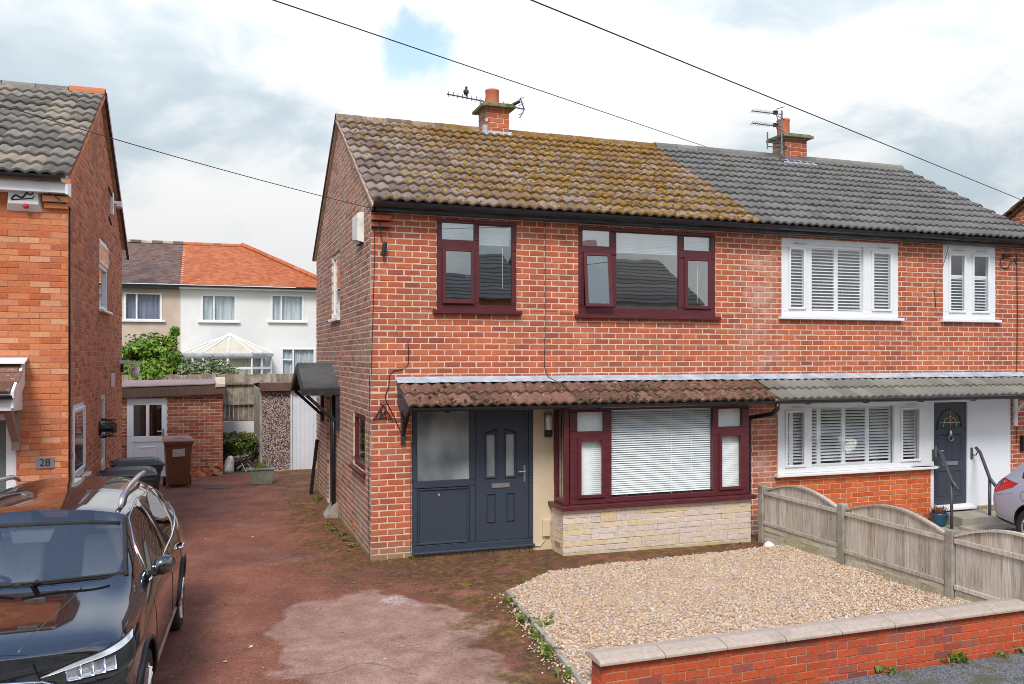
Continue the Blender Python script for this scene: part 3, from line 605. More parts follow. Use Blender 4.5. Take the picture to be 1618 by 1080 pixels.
# eaves: fascia, gutter
def eaves(parent, x0, x1, y=-.17, z=4.70, gm='black_plastic', fm='fascia_black', gz=4.80, d=1):
    MB().box(x0, x1, y, y+.17*1, z, z+.10).build('fascia', MT[fm], parent, bevel=.004)
    b = MB(); halfpipe(b, x0-.02, x1, y-.075, gz, .062, .056)
    x = x0+.3
    while x < x1:                                            # union brackets
        halfpipe(b, x, x+.035, y-.075, gz+.001, .068, .062); x += .92
    b.build('gutter', MT[gm], parent, smooth=False)
eaves(HA, -.0, 6.05)
b = MB().fbox(FA, -.012, .03, .0, .17, 4.70, 4.83); b.build('eaves_end', MT['fascia_black'], HA)
# chimneys
def chimney(parent, x0, x1, y0, y1, zb, zt, m, potx, potr, potz, flash, capo=.10):
    c = MB().box(x0+.007, x1-.007, y0+.007, y1-.007, zb, zt).build('chimney', MT['mortar'], parent)
    f = lay(Fr((x0, y0, 0), 0), 0, x1-x0, zb, zt, .083, (x1-x0)/2+.006, .013); l = lay(Fr((x0, y0, 0), -pi/2), -(y1-y0), 0, zb, zt, .083, .2285, .013, phase=.25)
    rg = lay(Fr((x1, y0, 0), pi/2), 0, (y1-y0), zb, zt, .083, .2285, .013, phase=.25)
    lay_bricks(c, [(f, m), (l, MT['brick_side']), (rg, m)], limit=80)
    b = MB(); r_ = random.Random(int(x0*100))
    for k, (e, za, zc) in enumerate(((capo, zt, zt+.055), (capo*.6, zt+.055, zt+.085))): b.box(x0-e, x1+e, y0-e, y1+e, za, zc)
    b.build('chimney_cap', MT['chim_cap'], c, bevel=.012)
    py = (y0+y1)/2; b = MB(); b.lathe([(potr*1.05, 0), (potr, .03), (potr*.97, potz*.85), (potr*1.03, potz*.9), (potr*1.03, potz), (potr*.85, potz), (potr*.82, potz*.4)], (potx, py, zt+.08), 20); b.build('chimney_pot', MT['terracotta'], c, smooth=True, bevel=0)
    b = MB(); fh = flash
    for xa, xb, ya, yb in ((x0-.012, x1+.012, y0-.012, y0+.0), (x0-.012, x0-.001, y0, y1), (x1+.001, x1+.012, y0, y1)): b.box(xa, xb, ya, yb, zb, zb+fh)
    b.build('flashing', MT['lead' if x0 < 5 else 'lead_dark'], c); return c
chA = chimney(RA, 2.575, 3.005, 3.0, 3.46, 6.52, 7.19, MT['brick'], 2.76, .125, .30, .20)
b = MB(); b.prism([(2.45, 2.93, 6.69), (3.12, 2.93, 6.69), (3.05, 3.01, 6.79), (2.53, 3.01, 6.79)], (0, .0, -.02)); b.box(2.50, 2.58, 2.95, 3.03, 6.6, 6.86); b.build('apron', MT['lead'], chA)
MB().box(2.555, 2.60, 2.975, 2.995, 6.93, 6.985).build('cable_clip', MT['label_white'], chA)
# ---- upstairs windows
def blind_stack(w, F, u0, u1, z1, n, d=-.13, p=.022): slats(w, F, u0, u1, z1-n*p, z1, p, .035, 1.0, d, .002)
w = window(HA, FA, A_open[0], [(.985, 1.455, 4.38, 4.615), (1.005, 1.43, 3.505, 4.25), (1.525, 2.015, 3.475, 4.60)], 'wood_red', sash=(1,), sillz=.055, openamt=.02)
slats(w, FA, 1.0, 2.0, 4.33, 4.63, .022, .03, 1.1, -.092, .002)
MB().tube([FA.p(1.90, -.10, 4.3), FA.p(1.90, -.10, 3.72)], .006, 5).build('blind_cord', MT['blind'], w)
MB().box(1.33, 1.39, .02, .045, 3.86, 3.88).build('handle', MT['chrome'], w)
w = window(HA, FA, A_open[1], [(3.115, 3.57, 4.385, 4.615), (3.14, 3.545, 3.50, 4.27), (3.665, 4.725, 3.475, 4.605), (4.815, 5.29, 4.385, 4.60), (4.84, 5.265, 3.50, 4.255)], 'wood_red', sash=(1, 4), sillz=.055, openamt=.10)
slats(w, FA, 3.12, 5.28, 4.30, 4.63, .022, .03, 1.1, -.092, .002)
MB().tube([FA.p(5.10, -.10, 4.3), FA.p(5.10, -.10, 3.6)], .006, 5).build('blind_cord', MT['blind'], w)
w = window(HA, GA, G_open[0], [(-4.02, -3.10, 3.49, 4.48)], 'upvc', d0=-.09, d1=-.03, sillz=.05, sillm='upvc')
MB().fbox(GA, -4.0, -3.12, -.16, -.15, 3.48, 4.5).build('curtain', MT['curtain'], w)
w = window(HA, GA, G_open[1], [(-1.50, -.57, 1.20, 1.85)], 'wood_red', d0=-.09, d1=-.02, sillz=.05)
MB().fbox(GA, -1.5, -.56, -.16, -.15, 1.18, 1.86).build('curtain', MT['curtain'], w)
b = MB(); b.fbox(GA, -4.72, -3.80, -.09, -.05, -.02, 2.02); b.build('side_door', MT['black_paint'], HA)
# ---- front door screen
Fs = FA
fr = MB()
cells = [(.635, 1.385, 1.035, 1.99), (.635, 1.385, .145, .935), (1.47, 2.27, .135, 2.02)]
for a in rects_minus((.562, 2.335, .055, 2.10), cells): fr.bbox(Fs, a[0], a[1], -.08, -.01, a[2], a[3], .008)
fr.bbox(Fs, .555, 2.345, -.05, .05, .030, .066, .01)
scr = fr.build('door_screen', MT['grey_door'], HA)
MB().fbox(Fs, .63, 1.39, -.045, -.037, 1.03, 1.995).build('pane', MT['frosted'], scr)
b = MB(); b.bbox(Fs, .63, 1.39, -.06, -.04, .14, .94, .004)
for a in rects_minus((.637, 1.383, .147, .933), [(.672, 1.348, .182, .898)]): b.bbox(Fs, *a[:2], -.04, -.022, *a[2:], .01)
b.build('lower_panel', MT['grey_door'], scr)
MB().fbox(Fs, .94, .955, -.037, -.030, .815, .85).build('sticker', MT['label_white'], scr)
def outline(b, F, pts, wd, d0, d1):
    """raised bead following a closed outline"""
    c = Vector((sum(p[0] for p in pts)/len(pts), sum(p[1] for p in pts)/len(pts)))
    def ins(p, k): 
        v = Vector(p)-c; return (p[0]-wd*k*(1 if v.x > 0 else -1), p[1]-wd*k*(1 if v.y > 0 else -1))
    n = len(pts)
    for i in range(n):
        j = (i+1) % n; p, q = pts[i], pts[j]; pi_, qi = ins(p, 1), ins(q, 1)
        lo = [F.p(x, d0, z) for x, z in (p, q, qi, pi_)]; mid = [((p[0]+pi_[0])/2, (p[1]+pi_[1])/2), ((q[0]+qi[0])/2, (q[1]+qi[1])/2)]
        b.add(lo+[F.p(m[0], d1, m[1]) for m in mid], [(0, 1, 5, 4), (2, 3, 4, 5), (1, 2, 5), (3, 0, 4)])
dl = MB(); holes = [(1.64, 1.765, 1.05, 1.64), (1.93, 2.055, 1.05, 1.64)]
for a in rects_minus((1.475, 2.265, .14, 2.015), [(h[0], h[1], h[2], h[3]) for h in holes]): dl.bbox(Fs, a[0], a[1], -.07, -.032, a[2], a[3], .001)
for h, sl in ((holes[0], 1), (holes[1], -1)):
    pts = [(h[0]-.035, h[2]-.035), (h[1]+.035, h[2]-.035), (h[1]+.035, h[3]+(.06 if sl == 1 else .0)+.035), (h[0]-.035, h[3]+(.0 if sl == 1 else .06)+.035)]
    outline(dl, Fs, pts, .035, -.034, -.012)
for x in (1.635, 1.925): outline(dl, Fs, [(x, .40), (x+.14, .40), (x+.14, .82), (x, .82)], .028, -.034, -.012)
door = dl.build('front_door', MT['grey_door'], HA)
b = MB()
for h in holes: b.fbox(Fs, h[0]-.004, h[1]+.004, -.056, -.050, h[2]-.004, h[3]+.004)
b.build('door_glass', MT['frosted'], door)
MB().bbox(Fs, 1.715, 1.985, -.034, -.018, .885, .955, .006).build('letter_plate', MT['silver_rail'], door)
b = MB().bbox(Fs, 2.195, 2.225, -.034, -.022, .95, 1.19, .004); b.tube([Fs.p(2.21, -.02, 1.11), Fs.p(2.21, .02, 1.11), Fs.p(2.10, .022, 1.105)], .009, 6); b.build('handle', MT['silver_rail'], door)
# soldier-brick plinth under the door, cream wall beside it
pl = [(FA, x, x+.066, x, x+.066, -.22, .025) for x in [.57+.078*i for i in range(23)]]
shell(HA, FA, .56, 2.34, -.3, .03, [], MT['mortar_side'], name='plinth', rec=.02)
lay_bricks(HA, [(pl, MT['brick_side'])], limit=23)
cw = MB().fbox(FA, 2.335, 2.76, -.10, .0, -.3, 2.3).build('cream_wall', MT['cream'], HA)
b = MB().bbox(FA, 2.47, 2.575, 0, .05, .16, .40, .008); b.build('meter_box', MT['cream'], HA)
b = MB().tube([FA.p(2.35, .02, .04), FA.p(2.43, .012, .02), FA.p(2.50, .012, .10), FA.p(2.51, .012, .17)], .008, 5); b.tube([FA.p(2.64, .008, 1.6), FA.p(2.63, .008, 1.2), FA.p(2.655, .008, .7), FA.p(2.64, .008, .4), FA.p(2.58, .01, .33)], .005, 4); b.build('cable', MT['cream'], HA)
# ---- bay
FB = Fr((0, -.45, 0), 0); FR = Fr((2.62, -.45, 0), -pi/2)     # front of the bay, its return
bay = [(2.64, 5.67, .665, 2.035)]
MB().box(2.619, 5.675, -.454, -.06, -.3, .60).build('bay_base', MT['stone_joint'], HA)
w = window(HA, FB, bay[0], [(2.835, 3.255, 1.69, 1.965), (2.855, 3.235, .765, 1.585), (3.365, 5.045, .735, 1.985), (5.135, 5.555, 1.695, 1.965), (5.155, 5.535, .765, 1.585)], 'wood_red', d0=-.08, d1=-.01, sash=(1, 4), glass='glass', name='bay_window')
b = MB().box(2.56, 5.74, -.53, -.40, .60, .662); b.box(2.56, 2.70, -.40, .02, .60, .662); b.build('bay_sill', MT['wood_red'], w, bevel=.008)
slats(w, FB, 3.37, 5.04, .75, 1.99, .032, .033, .48, -.092, .002, tilt1=1.02)
for a in ((2.83, 3.26), (5.13, 5.56)): slats(w, FB, *a, .75, 1.98, .0285, .031, 1.25, -.092, .002)
b = MB()
for x in (3.65, 4.02, 4.38, 4.72): b.tube([FB.p(x, -.088, 1.99), FB.p(x, -.088, .74)], .0035, 4)
b.build('blind_cord', MT['blind'], w)
b = MB().box(2.80, 5.62, -.34, -.30, 1.96, 2.02); b.build('blind_rail', MT['blind'], w)
FRr = Fr((2.645, 0, 0), -pi/2)
b = MB()
for a in rects_minus((.0, .44, .665, 2.035), [(.06, .38, .73, 1.97)]): b.bbox(FRr, *a[:2], -.07, -.005, *a[2:], .005)
wr = b.build('bay_return', MT['wood_red'], HA); MB().fbox(FRr, .055, .385, -.045, -.038, .725, 1.975).build('pane', MT['glass'], wr); MB().fbox(FRr, .02, .42, -.14, -.13, .7, 2.0).build('blind_panel', MT['blind'], wr)
MB().box(2.622, 2.70, -.458, -.40, .664, 2.034).build('corner_post', MT['wood_red'], HA, bevel=.006)
MB().box(2.66, 5.66, -.44, .0, 2.03, 2.06).build('bay_head', MT['wood_red'], HA)
def stonework(F, u0, u1, z0, z1, seed):
    r = random.Random(seed); out = []; z = z0; hs = []
    while z < z1-.03: h = r.choice((.062, .075, .082)); h = min(h, z1-z); hs.append((z, z+h)); z += h
    big = []
    for k in range(int((u1-u0)/.75)):
        i = r.randrange(1, max(2, len(hs)-2)); x = u0+.4+k*.75+r.uniform(-.2, .2); big.append((x, x+r.uniform(.2, .27), hs[i][0], hs[min(i+1, len(hs)-1)][1]))
    if u1-u0 < 1: big = []
    for a, b_ in hs:
        x = u0
        while x < u1-.02:
            L_ = min(r.uniform(.28, .72), u1-x)
            if u1-x-L_ < .1: L_ = u1-x
            segs = [(x, x+L_)]
            for g in big:
                if g[2] < b_-.01 and g[3] > a+.01: segs = [s for p, q in segs for s in ((p, min(q, g[0])), (max(p, g[1]), q)) if s[1]-s[0] > .03]
            out += [(F, p+.002, q-.003, p+.002, q-.003, a+.002, b_-.003) for p, q in segs]; x += L_
    return out+[(F, g[0]+.002, g[1]-.003, g[0]+.002, g[1]-.003, g[2]+.002, g[3]-.003) for g in big]
FBs = Fr((0, -.462, 0), 0); FRs = Fr((2.612, 0, 0), -pi/2)
st = stonework(FBs, 2.605, 5.69, -.16, .598, 5)+stonework(FRs, .0, .455, -.16, .598, 9)
lay_bricks(HA, [(st, MT['stone'])], limit=300, name='stone', stuffname='stonework', jit=.0032, proud=.0035)
MB().bbox(FRs, .16, .36, -.01, .012, .06, .13, .004).build('air_brick', MT['orange_piece'], HA)
# ---- canopy roof over door and bay
CP = math.atan2(.30, .66)
def canopy(parent, x0, nx, wdt, m, lm, gx0, gx1):
    x1 = x0+nx*wdt
    b = MB(); b.prism([(x0+.01, 0, 2.10), (x0+.01, 0, 2.385), (x0+.01, -.60, 2.125), (x0+.01, -.60, 2.06)], (x1-x0-.02, 0, 0)); cn = b.build('canopy', MT['black_paint'] if lm == 'black_paint' else MT['upvc'], parent)
    tiles(cn, m, x0, nx, wdt, -.70, 2.085, CP, 2, .34, rise=.035, lip=.028, amp=.036)
    b = MB(); vs = []; n = int((x1-x0+.02)/.06); r = random.Random(int(x0*10))
    for i in range(n+1):
        x = x0-.03+(x1-x0+.06)*i/n; j = r.uniform(-.006, .006)
        vs += [(x, -.006, 2.475+j*.3), (x, -.022, 2.455), (x, -.03, 2.445), (x, -.135+j, 2.412+j), (x, -.135+j, 2.396+j)]
    b.add(vs, [(i*5+k, (i+1)*5+k, (i+1)*5+k+1, i*5+k+1) for i in range(n) for k in range(4)]); b.build('flashing', MT['lead'], cn, smooth=True)
    b = MB(); halfpipe(b, gx0, gx1, -.70, 2.085, .05, .045)
    x = gx0+.5
    while x < gx1: halfpipe(b, x, x+.03, -.70, 2.086, .056, .05); b.box(x-.01, x+.045, -.70, -.62, 2.02, 2.035); x += 1.1
    b.build('gutter', MT['black_plastic'], cn); return cn
cA = canopy(HA, .36, 19, .2985, MT['tile_red'], 'black_paint', .36, 6.05)
mossify(cA, .45, 5.9, -.70, 2.085, 2, .34, CP, 420, MT['moss_dark'], lambda x, y: .52 if y < -.5 else .66, (.012, .03), 8)
def bracket(parent, x, m, w_=.05, z0=1.55, z1=2.08, out=.45):
    b = MB().box(x, x+w_, -.05, .0, z0, z1); b.box(x, x+w_, -out, -.05, z1-.06, z1-.005)
    b.prism([(x+.005, -.05, z0+.12), (x+.005, -.05, z0+.20), (x+.005, -out+.04, z1-.06), (x+.005, -out+.12, z1-.06)][::-1], (w_-.01, 0, 0)); return b.build('bracket', MT[m], parent, bevel=.004)
bracket(HA, .40, 'black_paint')
b = MB().prism([(.355, 0, 2.10), (.355, 0, 2.40), (.355, -.62, 2.12), (.355, -.62, 2.02), (.355, -.5, 1.96)], (.018, 0, 0)); b.build('canopy_cheek', MT['fascia_black'], HA)
# downpipe between the houses
b = MB().tube([(5.99, -.70, 2.05), (5.99, -.70, 1.97), (5.97, -.60, 1.88), (5.93, -.12, 1.80), (5.93, -.06, 1.72), (5.93, -.06, -.02), (5.95, -.12, -.10)], .036, 10)
for z in (.35, 1.25, 1.7): b.lathe([(.043, 0), (.043, .05)], (5.93, -.06, z), 10)
b.box(5.88, 5.98, -.02, 0, 1.20, 1.24); b.build('downpipe', MT['black_plastic'], HA, smooth=True)
# side door canopy (small pitched roof on struts), gable-side pipes
b = MB(); x0_ = -.60
for sg in (1, -1):
    yA = 4.17-sg*1.14
    b.prism([(x0_, yA, 2.235), (x0_, 4.17, 2.64), (x0_, 4.17, 2.60), (x0_, yA, 2.195)], (.60, 0, 0))
sc_ = b.build('side_canopy', MT['felt'], HA)
b = MB()
for sg in (1, -1):
    yA = 4.17-sg*1.12
    b.prism([(x0_-.02, yA, 2.20), (x0_-.02, 4.17, 2.60), (x0_-.02, 4.17, 2.48), (x0_-.02, yA, 2.09)], (.03, 0, 0))
    b.box(x0_, .0, yA-(.02 if sg > 0 else -.0), yA+.02, 2.10, 2.20)
    b.tube([(-.03, yA+.03*sg, 1.62), (x0_+.06, yA+.03*sg, 2.10)], .028, 4); b.box(-.06, 0, yA+.0, yA+.06*sg, 1.50, 2.10)
b.build('canopy_frame', MT['black_paint'], sc_)
b = MB().tube([(-.05, 3.45, 2.1), (-.05, 3.45, .03)], .035, 8); b.build('downpipe', MT['black_plastic'], HA, smooth=True)
MB().prism([(-.22, 3.25, -.02), (0, 3.25, -.02), (0, 3.25, .22), (-.06, 3.25, .20)], (0, .45, 0)).build('gully', MT['concrete_post'], HA)
MB().fbox(GA, -1.62, -1.50, .0, .012, .12, .26).build('air_brick', MT['orange_piece'], HA)
b = MB()
b.tube([FA.p(.03, .02, 4.62), FA.p(.045, .014, 4.2), FA.p(.02, .012, 3.3), FA.p(-.005, .012, 2.5)], .004, 4)
b.tube([(-.012, .06, 2.5), (-.014, .10, 1.7), (-.013, .12, 1.0), (-.013, .10, .12), (-.01, .0, -.02), (.1, -.014, -.02), (.3, -.014, .0), (.5, -.014, -.05), (.62, -.02, -.10)], .004, 4)
b.tube([FA.p(.50, .012, 2.95), FA.p(.51, .012, 2.75), FA.p(.50, .012, 2.64), FA.p(.42, .012, 2.58), FA.p(.30, .012, 2.56), FA.p(.245, .012, 2.5), FA.p(.235, .012, 2.33), FA.p(.20, .012, 2.26), FA.p(.185, .012, 2.2), FA.p(.21, .012, 2.13), FA.p(.30, .012, 1.95), FA.p(.42, .012, 1.68)], .0055, 5)
b.tube([FA.p(2.51, .014, 4.68), FA.p(2.51, .012, 3.2), FA.p(2.50, .012, 2.6), FA.p(2.56, .03, 2.45), FA.p(2.66, .30, 2.36), FA.p(2.72, .66, 2.2), FA.p(2.72, .76, 2.05)], .005, 5)
b.tube([FA.p(.545, .012, 1.6), FA.p(.54, .012, 1.0), FA.p(.54, .012, .05)], .004, 4)
b.build('cable', MT['black_plastic'], HA)
b = MB().tube([FA.p(.10, .04, 4.62), FA.p(.11, .05, 4.45), FA.p(.14, .06, 4.30)], .006, 5); b.lathe([(.02, 0), (.032, .03), (.032, .17), (.018, .2)], FA.p(.15, .06, 4.10), 8, Matrix.Rotation(.15, 3, 'Y')); b.build('cable_joint', MT['rubber'], HA)

# ------------------------------------------------------------------ attached house with the grey roof
HB = thing('semi_detached_house', 'red brick semi with clean grey tiled roof, white windows and shutters', 'house', (6.05, 0, 0), 'attached pair of semis')
B_open = [(6.589, 8.954, 3.40, 4.66), (9.921, 11.137, 3.40, 4.69), (6.50, 9.645, .865, 2.28), (9.645, 11.484, -.3, 2.28)]
shell(HB, FA, 6.05, 12.05, -.3, TOP, B_open, MT['mortar'])
GB = Fr((12.05, 0, 0), pi/2)
shell(HB, GB, .1, 6.5, -.3, TOP, [], MT['mortar_side'], tri=(0, 6.5))
b = MB().box(6.06, 11.95, 6.4, 6.5, -.3, 4.72); b.box(6.06, 11.95, .11, 6.4, 2.48, 2.62); b.box(6.06, 11.95, .11, 6.4, -.05, 0); b.box(6.06, 11.95, .11, 6.4, 4.66, 4.71); b.box(9.66, 9.70, .3, 6.4, 0, 2.48); b.build('partition', MT['interior'], HB)
low = [(6.50, 9.645, -.3, .83)]
bb = lay(FA, 6.05, 12.05, -.168, TOP, C84, P28, J, B_open+low, phase=6.05/P28 % 1)
bn = lay(Fr((0, -.004, 0), 0), 6.50, 9.645, -.168, .865, C84, P28, .013)
lay_bricks(HB, [(bb, MT['brick']), (bn, MT['brick_new']), (lay(GB, 0, 6.5, -.168, 6.6, C84, P28, J, (), lambda z: (max(0, (z-TOP)/.575), 6.5-max(0, (z-TOP)/.575))), MT['brick_side'])])
RB, ry2, rz2 = roof(HB, 6.05, 12.12, -.24, 4.81, 3.49, MT['tile_grey'], 20, wdt=.3035)
ridge(RB, 6.06, 13, .465, ry2, rz2-.035, MT['tile_greyc'], .13)
eaves(HB, 6.05, 12.15)
chB = chimney(RB, 8.93, 9.455, 3.0, 3.42, 6.60, 7.19, MT['brick'], 9.04, .125, .34, .20)
b = MB().prism([(8.80, 2.86, 6.655), (9.62, 2.86, 6.655), (9.52, 2.99, 6.745), (8.88, 2.99, 6.745)], (0, 0, -.02)); b.build('apron', MT['lead'], chB)
w = window(HB, FA, B_open[0], [(6.745, 7.04, 3.53, 4.50), (7.185, 8.23, 3.47, 4.575), (8.41, 8.80, 3.53, 4.50)], 'upvc', sash=(0, 2), sillz=.05, sw=.04, glass='glass_clear')
for a, z in (((6.70, 7.09), (3.5, 4.55)), ((7.17, 7.71), (3.46, 4.58)), ((7.71, 8.25), (3.46, 4.58)), ((8.37, 8.86), (3.5, 4.55))): shutter(w, FA, *a, *z)
b = MB()
for u in (6.82, 8.53): b.fbox(FA, u, u+.24, .012, .02, 4.575, 4.59)
b.build('trickle_vent', MT['label_white'], w)
w = window(HB, FA, B_open[1], [(10.075, 10.425, 3.53, 4.53), (10.605, 10.975, 3.53, 4.53)], 'upvc', sash=(0, 1), sillz=.05, sw=.04, glass='glass_clear')
for a in ((10.05, 10.50), (10.57, 11.02)): shutter(w, FA, *a, 3.5, 4.18)
b = MB()
for u in (10.14, 10.68): b.fbox(FA, u, u+.24, .012, .02, 4.60, 4.615)
b.build('trickle_vent', MT['label_white'], w)
w = window(HB, FA, (6.505, 9.64, .87, 2.06), [(6.655, 7.02, .985, 1.87), (7.16, 8.845, .95, 1.925), (8.99, 9.385, .985, 1.87)], 'upvc', d0=-.045, d1=.02, sash=(0, 2), sw=.04, sillz=.045, glass='glass')
for a in ((6.60, 6.83), (6.83, 7.09), (7.15, 7.37), (7.37, 7.87), (7.87, 8.36), (8.36, 8.86), (8.95, 9.42)): shutter(w, FA, *a, .94, 1.94, d=-.09, tilt=.48)
b = MB(); b.fbox(FA, 6.75, 6.98, .044, .05, 1.93, 1.945); b.fbox(FA, 9.08, 9.30, .044, .05, 1.93, 1.945); b.build('trickle_vent', MT['label_white'], w)
MB().box(9.2, 9.75, -.085, -.0, .835, .868).build('sill_end', MT['upvc'], w)
cB = canopy(HB, 6.06, 19, .2985, MT['tile_greyc'], 'upvc', 6.05, 11.78)
b = MB()                                                   # door frame + white panel
for a in rects_minus((9.645, 10.575, .10, 2.06), [(9.725, 10.475, .175, 1.955)]): b.bbox(FA, *a[:2], -.07, .0, *a[2:], .006)
b.bbox(FA, 9.62, 10.60, -.05, .09, .085, .135, .01); dfr = b.build('door_frame', MT['upvc'], HB)
MB().fbox(FA, 10.575, 11.484, -.08, -.005, .13, 2.08).build('white_panel', MT['panel_white'], HB)
b = MB().fbox(FA, 10.575, 11.49, -.1, .0, -.3, .13); b.build('plinth', MT['mortar_side'], HB)
lay_bricks(HB, [([(Fr((0, -.01, 0), 0), x, x+.066, x, x+.066, -.1, .115) for x in [10.62+.08*i for i in range(11)]], MT['brick_side'])], limit=11)
b = MB().fbox(FA, 9.73, 10.47, -.06, -.03, .18, 1.95)
for x in (9.815, 10.135): 
    for z0, z1 in ((.32, .78), (.95, 1.40)): outline(b, FA, [(x, z0), (x+.24, z0), (x+.24, z1), (x, z1)], .03, -.032, -.014)
dB = b.build('front_door', MT['grey_door2'], HB)
arc = [(10.10+.27*cos(a), 1.52+.30*sin(a)) for a in [pi*i/12 for i in range(13)]]
b = MB().prism([FA.p(x, -.031, z) for x, z in arc], (0, -.006, 0)); fan = b.build('fanlight', MT['glass_side'], dB)
b = MB().tube([FA.p(x, -.02, z) for x, z in arc], .016, 6); b.tube([FA.p(9.80, -.02, 1.50), FA.p(10.40, -.02, 1.50)], .018, 6); b.build('fanlight_trim', MT['grey_door2'], dB)
b = MB()
for pth in ([(9.95, 1.53), (9.98, 1.66), (10.10, 1.71), (10.22, 1.66), (10.25, 1.53)], [(10.10, 1.53), (10.10, 1.81)], [(9.86, 1.60), (10.34, 1.60)]): b.tube([FA.p(x, -.018, z) for x, z in pth], .004, 4)
b.build('leading', MT['upvc'], dB)
b = MB().lathe([(.001, -.03), (.03, 0), (.02, .04), (.001, .07)], FA.p(10.10, -.028, 1.63), 8); b.build('glass_flower', MT['tail_red'], dB)
b = MB().bbox(FA, 9.93, 10.27, -.03, -.012, .855, .925, .006); b.build('letter_plate', MT['silver_rail'], dB)
b = MB().tube([FA.p(10.10+.05*cos(a), .0, 1.33+.05*sin(a)) for a in [2*pi*i/10 for i in range(11)]], .009, 6); b.lathe([(.02, -.02), (.03, .02), (.012, .08)], FA.p(10.10, -.01, 1.39), 8); b.build('knocker', MT['silver_rail'], dB)
b = MB().bbox(FA, 9.775, 9.80, -.03, -.02, 1.0, 1.2, .003); b.tube([FA.p(9.787, -.02, 1.12), FA.p(9.787, .03, 1.12), FA.p(9.90, .03, 1.12)], .009, 6); b.build('handle', MT['silver_rail'], dB)
b = MB().box(11.53, 11.60, -.05, 0, 1.50, 2.06); b.box(11.53, 11.60, -.5, -.05, 2.0, 2.05)
pa = [(11.535, -.05-.40*(1-cos(t)), 1.60+.40*sin(t)) for t in [pi/2*i/8 for i in range(9)]]; b.tube(pa, .03, 4); b.build('bracket', MT['upvc'], HB, bevel=.004)
b = MB().tube([FA.p(11.62, .012, 4.6), FA.p(11.63, .012, 3.5), FA.p(11.62, .012, 2.5), FA.p(11.62, .012, 1.2)], .008, 4)
b.tube([FA.p(11.33, .02, 4.52), FA.p(11.24, .012, 4.48), FA.p(11.22, .012, 4.38), FA.p(11.30, .012, 4.32), FA.p(11.40, .012, 4.33), FA.p(11.50, .012, 4.45), FA.p(11.56, .012, 4.48), FA.p(11.62, .012, 4.40)], .008, 4)
b.tube([FA.p(10.02, .03, 4.66), FA.p(9.90, .015, 4.3), FA.p(9.72, .012, 3.9), FA.p(9.75, .012, 3.6)], .006, 4)
b.bbox(FA, 11.28, 11.46, .0, .05, 4.53, 4.57, .01); b.build('cable', MT['black_plastic'], HB)
b = MB().fbox(FA, 11.70, 11.78, .0, .07, 1.05, 1.33); b.build('wall_box', MT['black_plastic'], HB, bevel=.01)

# ------------------------------------------------------------------ neighbouring house on the other side of the drive
HL = thing('detached_house', 'orange brick house with white windows across the drive, beside the black car', 'house', (-3.7, .3, 0))
FL = Fr((-3.7, .3, 0), 0); SL = Fr((-3.7, .3, 0), pi/2); LT = 4.84
L_open = [(-2.6, -.565, -.4, 2.06)]; S_open = [(3.03, 4.22, 3.50, 4.64), (.36, 1.50, 1.13, 2.13), (3.27, 3.95, -.2, 2.13)]
shell(HL, FL, -4.6, 0, -.4, LT, L_open, MT['mortar_pink'])
shell(HL, SL, .10, 6.5, -.4, LT, S_open, MT['mortar_rust'], tri=(0, 6.5))
b = MB().box(-8.3, -3.8, 6.7, 6.8, -.3, 4.8); b.box(-8.3, -8.2, .3, 6.8, -.3, 4.8); b.box(-8.2, -3.81, .41, 6.7, 2.5, 2.64); b.box(-8.2, -3.81, .41, 6.7, 4.75, 4.8); b.box(-8.2, -3.81, .41, 6.7, -.1, -.05); b.build('partition', MT['interior'], HL)
lay_bricks(HL, [(lay(FL, -4.6, 0, -.3, LT, .0765, .2285, .0095, L_open, phase=.2), MT['brick_orange']),
                (lay(SL, 0, 6.5, -.3, 6.7, .0765, .2285, .0135, S_open, lambda z: (max(0., (z-LT)/.575), 6.5-max(0., (z-LT)/.575)), phase=.45), MT['brick_rust'])])
RL, ry3, rz3 = roof(HL, -8.3, -3.66, .07, 4.93, 3.50, MT['tile_left'], 15, rows=12, wdt=.3093, und='mortar_rust')
ridge(RL, -8.3, 9, .46, ry3, rz3-.04, MT['tile_left']); b = MB(); halfpipe(b, -4.15, -3.64, ry3, rz3-.03, .125, .10, 8, True); b.build('ridge_tile', MT['brick_rust'], RL)
b = MB().prism([(-3.68, .05, 4.90), (-3.68, ry3, rz3+.0), (-3.68, ry3, rz3-.06), (-3.68, .05, 4.84)], (.04, 0, 0)); b.build('undercloak', MT['brick_rust'], RL)
b = MB().prism([(-3.66, ry3, rz3+.03), (-3.66, 2*ry3+.2, 4.80), (-3.66, 2*ry3+.2, 4.70), (-3.66, ry3, rz3-.07)], (.045, 0, 0)); b.build('verge', MT['wood_red'], RL)
MB().box(-8.3, -3.70, .11, .30, 4.74, 4.90).build('fascia', MT['upvc'], HL, bevel=.004)
MB().box(-3.70, -3.672, .08, .34, 4.72, 4.95).build('eaves_end', MT['upvc'], HL, bevel=.004)
b = MB(); halfpipe(b, -8.3, -3.74, .045, 4.93, .062, .055); halfpipe(b, -4.02, -3.93, .045, 4.931, .07, .06); b.build('gutter', MT['black_plastic'], HL)
b = MB(); b.bbox(FL, -.26, .0, -.02, .05, 4.57, 4.635, .004); b.bbox(FL, -.27, .0, -.02, .10, 4.645, 4.715, .004); b.build('corbel', MT['brick_orange'], HL)
w = window(HL, SL, S_open[0], [(3.11, 4.14, 4.25, 4.56), (3.11, 4.14, 3.57, 4.17)], 'upvc', d0=-.09, d1=-.015, sash=(0,), sillz=.04)
MB().fbox(SL, 3.1, 4.15, -.2, -.19, 3.55, 4.6).build('curtain', MT['curtain'], w)
w = window(HL, SL, S_open[1], [(.44, 1.42, 1.22, 2.05)], 'upvc', d0=-.09, d1=-.015, sash=(0,), sillz=.06, ext=.08)
